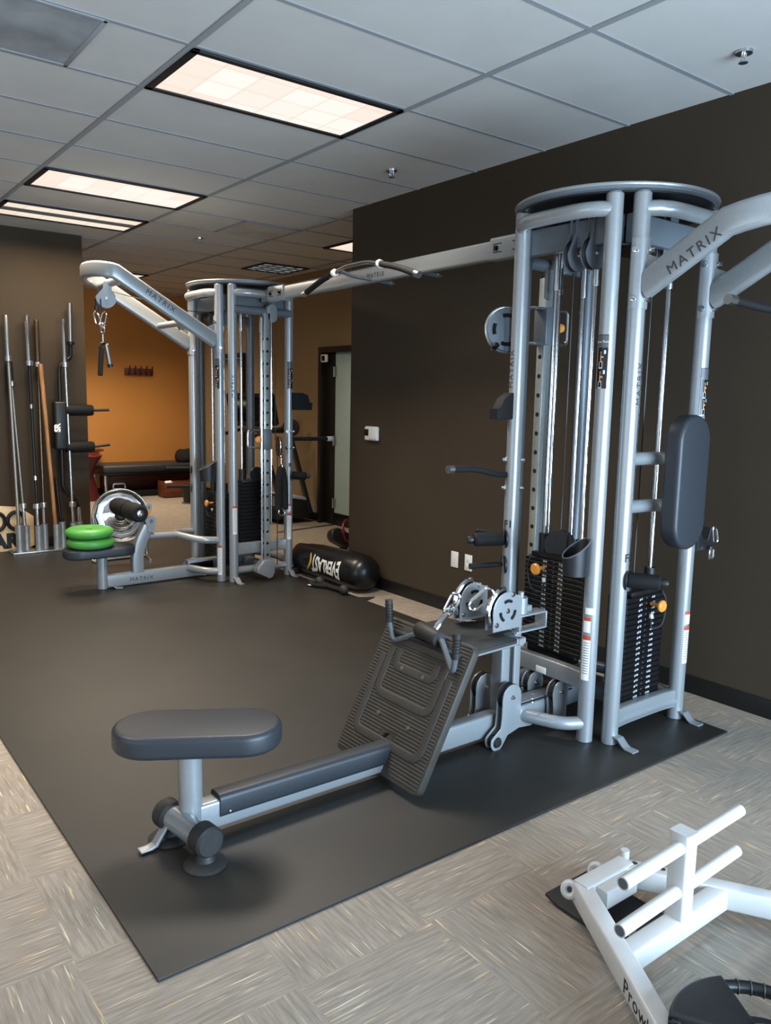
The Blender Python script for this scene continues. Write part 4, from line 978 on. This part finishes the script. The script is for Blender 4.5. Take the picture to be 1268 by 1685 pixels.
# ------------------------------------------------------------------ floor fan
t = thing('floor_fan', 'round chrome floor fan with a carrying handle behind the thigh rollers', 'fan', (.92, 5.05, 0))
fc_ = V((.92, 5.0, .44)); ax = V((-.25, -1, .12)).normalized()
part('drum', MB().lathe([(.235, -.10), (.25, -.06), (.252, .0), (.245, .02), (.243, .02), (.24, -.05), (.225, -.09)], fc_, ax, 40), 'steel', t)
x_, y_, d_ = frame_from(ax)
bl = part('blades', MB().lathe([(0, .0), (.05, .0), (.10, -.03), (.20, -.045), (.228, -.02), (.225, -.03), (.1, -.05), (0, -.03)], fc_, ax, 12), 'chrome', t)
part('hub', MB().lathe([(0, .035), (.03, .035), (.05, .02), (.055, -.02), (0, -.02)], fc_, ax), 'black', bl)
gd = MB()
for r_ in (.06, .12, .18, .235): gd.torus(fc_+d_*.03, ax, r_, .0016, 36, 5)
part('guard', gd, 'steel', t)
part('carry_handle', MB().tube(fillet([fc_+V((-.05, .03, .235)), fc_+V((-.05, .03, .29)), fc_+V((.06, .03, .29)), fc_+V((.06, .03, .235))], .02), .008, 8), 'steel', t)
part('stand', MB().tube(fillet([(.66, 5.02, .44), (.66, 5.05, .02), (.70, 4.85, .018)], .05), .012).tube(fillet([(1.18, 5.02, .44), (1.18, 5.05, .02), (1.14, 4.85, .018)], .05), .012).tube([(.66, 5.05, .022), (1.18, 5.05, .022)], .012), 'steel', t)

# ------------------------------------------------------------------ punching bag and things on the floor by it
t = thing('punching_bag', 'black leather punching bag lying on its side beside the dark wall', 'punching bag', (2.13, 3.2, 0))
BXc = 2.135
prof = [(0, 0), (.05, .004), (.10, .02), (.138, .06), (.152, .12), (.155, .25), (.155, .8), (.15, .95), (.148, 1.02), (.14, 1.04), (0, 1.03)]
mb = MB().lathe(prof, (BXc, 2.70, .155), (0, 1, 0), 40)
for v in mb.bm.verts:
    k = max(0, (v.co.y-3.2)/.55)
    if v.co.z > .155: v.co.z = .155 + (v.co.z-.155)*(1-.3*k) + .012*k*math.sin(v.co.x*40)
bgo = part('bag_body', mb, 'bag', t, smooth=60)
def bagfn(a, b, c):
    u = a/.42; s_ = 1 + .55*(2*u-1)**2; th = R(177) + (b-.053)*s_/.157
    rr = .1575 + c; y = 2.93 + a
    return V((BXc + rr*math.cos(th), y, .155 - rr*math.sin(th)*-1 if False else .155 + rr*math.sin(th)))
me = text_mesh('EVERLAST', lambda a, b, c: V((a, b, c)), .105, 'label', .0005, 'LEFT', .003, wrap=.02)
wmax = max(v.co.x for v in me.vertices)
for v in me.vertices: v.co = bagfn(v.co.x/wmax*.42, v.co.y*1.4, v.co.z)
part('brand_lettering', me, None, bgo)
sw = MB(); seg = []
for k in range(9):
    s_ = k/8; th = R(205-58*s_); y = 3.44 - .05*math.sin(math.pi*s_) - .05*s_; seg.append((BXc+.157*math.cos(th), y, .155+.157*math.sin(th)))
sw.tube(seg, .009, 6, scale=[.5, .9, 1.2, 1.2, 1, .9, .8, .7, .4])
part('brand_mark', sw, 'yellow', bgo)
part('end_strap', MB().box((2.05, 3.69, .035), (.16, .09, .05), bev=.012), 'black', t)
t = thing('triceps_rope', 'black rope attachment with ball ends on the mat edge in front of the punching bag', 'rope handle', (1.95, 3.0, 0))
part('rope', MB().tube(curve([(1.925, 3.12, .045), (1.945, 3.02, .03), (1.90, 3.06, .03), (1.86, 3.14, .03), (1.90, 3.2, .035), (1.93, 2.92, .035), (1.93, 2.80, .045)]), .016, 10), 'cloth', t)
for p in ((1.925, 3.13, .052), (1.93, 2.78, .052)): part('ball_end', MB().sphere(p, .04, (1, 1.1, 1)), 'rubber', t)
part('ring', MB().torus((1.855, 3.17, .022), (0, .2, 1), .02, .006), 'chrome', t)
t = thing('exercise_wheel', 'black and red wheeled device half hidden behind the dark wall corner', 'exercise wheel', (2.74, 3.97, 0))
part('wheel', MB().torus((2.74, 3.9, .29), (.5, -.8, .2), .11, .010, 30), 'red', t)
part('body', MB().prism(capsule(.26, .14, 6), (2.68, 3.94, .22), (1, -.3, -.6), (.5, .2, .8), .12, bev=.02), 'black', t)
part('foot', MB().cyl((2.74, 3.97, 0), (2.74, 3.97, .2), .05, .035), 'black', t)
part('spoke', MB().box((2.67, 3.88, .30), (.04, .02, .03), bev=.008), 'steel', t)
# threshold strip of cable by the door
single('floor_strip', MB().box((3.45, 5.72, .004), (1.0, .05, .008), Matrix.Rotation(R(10), 3, 'Z'), bev=.002), 'steel', 'thin metal strip on the carpet in front of the treadmill', 'strip')

# ------------------------------------------------------------------ treadmill behind the far tower
t = thing('treadmill', 'dark treadmill with a big console behind the far cable tower', 'treadmill', (3.2, 6.4, 0))
part('deck', MB().box((3.32, 6.6, .12), (.6, .62, .12), bev=.03, seg=3), 'black', t)
part('running_belt', MB().box((3.2, 6.6, .183), (.34, .46, .008), bev=.002), 'rubber', t)
part('motor_hood', MB().prism([(0, 0), (.52, 0), (.52, .06), (.40, .24), (.14, .28), (0, .16)], (3.24, 6.35, .06), (1, 0, 0), (0, 0, 1), .5, bev=.04), 'black', t)
part('hood_panel', MB().prism([(.10, .29), (.14, .30), (.41, .26), (.54, .07), (.50, .06), (.39, .225), (.15, .265)], (3.24, 6.35, .06), (1, 0, 0), (0, 0, 1), .52, bev=.01), 'bluehood', t)
part('warning_label', MB().box((3.32, 6.097, .19), (.05, .004, .05), bev=.001).box((3.32, 6.097, .26), (.05, .004, .04), bev=.001), 'label', t)
for yy in (6.12, 6.85): part('upright', MB().bar([(3.70, yy, .12), (3.36, yy, 1.24)], .05, .07, up=(0, 1, 0), rd=.012), 'black', t)
cs = part('console', MB().box((3.02, 6.35, 1.40), (.64, .07, .40), Matrix.Rotation(R(-18), 3, 'X'), bev=.02), 'black', t)
part('screen', MB().box((3.02, 6.306, 1.41), (.56, .006, .30), Matrix.Rotation(R(-18), 3, 'X'), bev=.002), 'glass', cs)
part('handrail', MB().tube([(3.36, 6.12, 1.2), (2.85, 6.12, 1.08)], .022).tube([(3.36, 6.85, 1.2), (2.85, 6.85, 1.08)], .022).box((3.2, 6.45, 1.15), (.3, .6, .06), bev=.02), 'black', t)
part('speaker_disc', MB().lathe([(0, -.02), (.1, -.02), (.11, 0), (.1, .02), (0, .02)], (3.52, 6.3, 1.18), (-.6, -.8, 0), 28), 'black', t)

# ------------------------------------------------------------------ back area
t = thing('padded_bench', 'long low black padded bench against the orange wall', 'bench', (2.95, 9.85, 0))
part('cushion', MB().box((3.0, 9.75, .44), (1.62, .62, .12), bev=.04, seg=3), 'vinyl', t)
part('frame', MB().box((3.0, 9.75, .365), (1.55, .55, .03)), 'blackm', t)
for x in (2.25, 3.75):
    for y in (9.5, 10.0): part('leg', MB().box((x, y, .18), (.035, .035, .36)), 'steel', t)
part('lower_shelf', MB().box((3.05, 9.95, .19), (1.4, .12, .22)), 'crate', t)
part('shelf_base', MB().box((3.05, 9.8, .05), (1.45, .5, .1)), 'dark', t)
mb = MB().sphere((3.62, 9.7, .56), .2, (1.0, .8, .75))
random.seed(3)
for v in mb.bm.verts:
    v.co.z += .03*math.sin(v.co.x*23)*math.cos(v.co.y*19); v.co.z = max(v.co.z, .502)
single('black_jacket', mb, 'cloth', 'black jacket heaped on the right end of the padded bench', 'jacket', smooth=80)
t = thing('wooden_crate', 'open red-brown wooden crate on the floor in front of the padded bench', 'crate', (3.28, 9.3, 0))
c_ = MB(); c_.box((3.28, 9.18, .12), (.52, .02, .22)).box((3.28, 9.42, .12), (.52, .02, .22)).box((3.03, 9.3, .13), (.02, .24, .24)).box((3.53, 9.3, .13), (.02, .24, .24)).box((3.28, 9.3, .02), (.5, .24, .02))
part('crate_body', c_, 'crate', t)
single('white_cloth', MB().sphere((3.12, 9.3, .19), .07, (1, .8, .9)).sphere((3.16, 9.29, .215), .04), 'label', 'white crumpled cloth inside the red-brown wooden crate', 'cloth', smooth=80)
t = thing('storage_bin', 'small black bin on the carpet to the left of the far cable tower', 'bin', (3.12, 8.5, 0))
part('bin_body', MB().lathe([(0, .01), (.11, .01), (.15, .24), (.14, .24), (.1, .03), (0, .03)], (3.16, 8.5, 0)), 'black', t)
part('bin_base', MB().cyl((3.16, 8.5, 0), (3.16, 8.5, .015), .14), 'silverd', t)
t = thing('red_planter', 'tall dark red tapered container peeking out behind the left wall', 'container', (1.98, 9.5, 0))
part('body', MB().lathe([(0, .0), (.19, 0), (.15, .12), (.10, .36), (.12, .5), (.22, .65), (.21, .66), (.1, .5), (0, .5)], (1.98, 9.5, 0), seg=28), 'redb', t)
part('rim', MB().torus((1.98, 9.5, .655), (0, 0, 1), .215, .012, 28), 'red', t)
t = thing('wall_shelf', 'small dark shelf on the orange wall above the dark red container', 'shelf', (2.13, BY, .69))
part('board', MB().box((2.1, BY-.11, .70), (.52, .22, .03), bev=.006), 'crate', t)
part('bracket', MB().box((2.1, BY-.06, .665), (.05, .12, .04), bev=.005), 'blackm', t)
t = thing('coat_rack', 'brown wooden coat rack with five hooks on the orange wall', 'coat rack', (3.02, BY, 1.84))
part('board', MB().box((3.01, BY-.012, 1.90), (.45, .024, .11), bev=.004), 'crate', t)
for k in range(5):
    x = 2.85+.09*k
    part('hook', MB().tube(fillet([(x, BY-.02, 1.86), (x, BY-.07, 1.86), (x, BY-.07, 1.99)], .02), .011, 8), 'redb', t)

# ------------------------------------------------------------------ white sled
t = thing('push_sled', 'white steel push sled with two crossbars in the lower right corner', 'sled', (.375, -1.2, 0))
def rail(x0, y0, x1, y1, z=.085): return MB().bar([(x0, y0, z), (x1, y1, z)], .055, .07, rd=.008)
ra = part('side_rail', rail(.285, -.905, -.165, -1.65), 'whitep', t)

part('front_crossbar', MB().bar([(.262, -.918, .096), (.488, -.918, .096)], .06, .056).bar([(.30, -.965, .087), (.45, -.965, .087)], .05, .06), 'whitep', t)
part('middle_crossbar', MB().bar([(.135, -1.17, .083), (.615, -1.17, .083)], .055, .068), 'whitep', t)
part('rear_crossbar', MB().bar([(-.12, -1.6, .083), (.87, -1.6, .083)], .055, .068), 'whitep', t)
up_ = part('upright', MB().bar([(.385, -1.17, .08), (.385, -1.17, .375)], .055, .06, up=(0, 1, 0), rd=.008), 'whitep', t)
for z in (.334, .2):
    part('crossbar_pipe', MB().tube([(.085, -1.185, z), (.70, -1.165, z)], .0185, 18), 'whitep', up_)
    part('pipe_bore', MB().cyl((.0845, -1.185, z), (.086, -1.185, z), .0145), 'placardg', up_)
for xx, yy in ((.255, -.885), (.40, -.872)):
    lg = part('eye_lug', MB().torus((xx, yy, .09), (-.85, -.25, .45), .019, .0105).bar([(xx+.012, yy-.025, .08), (xx+.045, yy-.09, .06)], .02, .022), 'whitep', t)
part('tie_stub', MB().cyl((.50, -.905, .10), (.50, -.905, .145), .014).box((.24, -1.11, .10), (.03, .03, .03)), 'whitep', t)
part('skid_plate', MB().bar([(.375, -.79, .022), (.375, -.84, .008), (.375, -1.06, .008)], .235, .012, rd=.003), 'rubber', t)
part('skid', MB().bar([(-.08, -1.5, .025), (-.165, -1.65, .025)], .06, .05).bar([(.83, -1.5, .025), (.915, -1.65, .025)], .06, .05), 'rubber', t)
h = MB()
for k in range(5): h.cyl((.497+.022*k, -.945-.036*k, .1195), (.497+.022*k, -.945-.036*k, .1207), .009)
rb = part2('side_rail', [(rail(.465, -.905, .915, -1.65), 'whitep'), (h, 'ink')], t)
dr = V((-.45, -.745, 0)).normalized(); on = V((-.856, .517, 0))
part('lettering', text_mesh('Prowler', plane_fn(V((.085, -1.237, .064)) + on*.0285, dr, (0, 0, 1)), .058, 'inkb', .0004, sp=1.1), None, ra)
# grip plate lying on the sled
t = thing('weight_plate', 'black rubber weight plate with ribbed hand holes lying on the white sled', 'weight plate', (.085, -1.59, .12))
pc = V((.085, -1.59, .121)); Ro, th_ = .216, .046
def sector(a0, a1, r0, r1, n=14): return [(r1*math.cos(R(a0+(a1-a0)*k/n)), r1*math.sin(R(a0+(a1-a0)*k/n))) for k in range(n+1)] + [(r0*math.cos(R(a1-(a1-a0)*k/n)), r0*math.sin(R(a1-(a1-a0)*k/n))) for k in range(n+1)]
mb = MB(); hol = [(0, 58), (120, 178), (240, 298)]
for i, (a, b_) in enumerate(hol):
    nx = hol[(i+1) % 3][0] + (360 if i == 2 else 0)
    mb.prism(sector(b_, nx, .04, Ro), pc+V((0, 0, th_/2)), (1, 0, 0), (0, 1, 0), th_, bev=.01)
    mb.prism(sector(a-4, b_+4, .03, .105), pc+V((0, 0, th_*.3)), (1, 0, 0), (0, 1, 0), th_*.5, bev=.006)
mb.torus(pc+V((0, 0, th_/2)), (0, 0, 1), .2005, .0145, 72, 12)
pl = part('disc', mb, 'black', t)
for a, b_ in hol:
    gr = MB().tube([pc + V((.2*math.cos(R(s_)), .2*math.sin(R(s_)), th_/2)) for s_ in range(a-6, b_+7, 4)], (.0155), 12)
    rb_ = MB()
    for s_ in range(a+4, b_-3, 9): rb_.torus(pc + V((.2*math.cos(R(s_)), .2*math.sin(R(s_)), th_/2)), (-math.sin(R(s_)), math.cos(R(s_)), 0), .016, .0022, 14, 5)
    part2('hand_grip', [(gr, 'blackm'), (rb_, 'rubber')], pl)
part('center_hub', MB().lathe([(.026, 0), (.05, 0), (.052, .005), (.052, .049), (.048, .052), (.026, .052), (.026, 0)], pc), 'steel', t)

# ------------------------------------------------------------------ lights
def area(x, y, z, sx, sy, e, c, rot=(0, 0, 0), spread=180):
    l = bpy.data.lights.new('lamp', 'AREA'); l.shape = 'RECTANGLE'; l.size = sx; l.size_y = sy; l.energy = e; l.color = c; l.spread = R(spread)
    o = bpy.data.objects.new('lamp', l); o.location = (x, y, z); o.rotation_euler = rot; col.objects.link(o); return o
WARM = (1, .84, .64); NEU = (1, .91, .8)
for x, y, e, c, sp in ((.61, 2.5*K, 50, NEU, 112), (.61, 6.5*K, 44, WARM, 112), (.61, 8.5*K, 50, WARM, 165), (1.83, 13.5*K+.15, 50, WARM, 116), (3.44, 7.5*K, 9, WARM, 112), (-1.83, 2.5*K, 36, NEU, 112), (-1.83, 6.5*K, 34, WARM, 112), (2.9, 8.7, 15, WARM, 116)):
    area(x, y, CZ-.03, 1.1, .5, e, c, spread=sp)
# daylight from the shop-front windows behind the camera, and its bounce off the ground outside
DAY = (.55, .77, 1)
area(.8, -4.3, 1.05, 3.4, 1.8, 410, DAY, (R(84), 0, R(10)), 155)
area(-1.0, -3.9, .25, 3.6, .9, 48, (.86, .93, 1), (R(150), 0, 0), 130)
area(-4.8, -1.0, 1.4, 4.5, 2.0, 60, (.8, .9, 1), (R(90), 0, R(-90)))
wd = bpy.data.worlds.new('sky'); sc.world = wd; wd.use_nodes = True
bg = wd.node_tree.nodes['Background']; bg.inputs[0].default_value = (.68, .78, .9, 1); bg.inputs[1].default_value = .28

# ------------------------------------------------------------------ camera
def cam_axes(p, y, r):
    cp, sp, cy, sy, cr, sr = math.cos(p), math.sin(p), math.cos(y), math.sin(y), math.cos(r), math.sin(r)
    f = V((sy*cp, cy*cp, sp)); rt = V((cy, -sy, 0)); u = rt.cross(f)
    return rt*cr + u*sr, -rt*sr + u*cr, f
rt, u, f = cam_axes(-.140961484, .653536879, .0196317782)
cd = bpy.data.cameras.new('camera'); cd.sensor_fit = 'VERTICAL'; cd.sensor_height = 36; cd.lens = 1306.409*36/1685
cd.shift_x = 2/1685; cd.shift_y = -2.5/1685; cd.clip_start = .05
co = bpy.data.objects.new('camera', cd); col.objects.link(co)
m3 = Matrix((rt, u, -f)).transposed()
co.matrix_world = Matrix.Translation((-1.58178747, -2.31186064, 1.57201223)) @ m3.to_4x4()
sc.camera = co
sc.view_settings.view_transform = 'Standard'
sc.view_settings.look = 'None'
sc.view_settings.exposure = 0
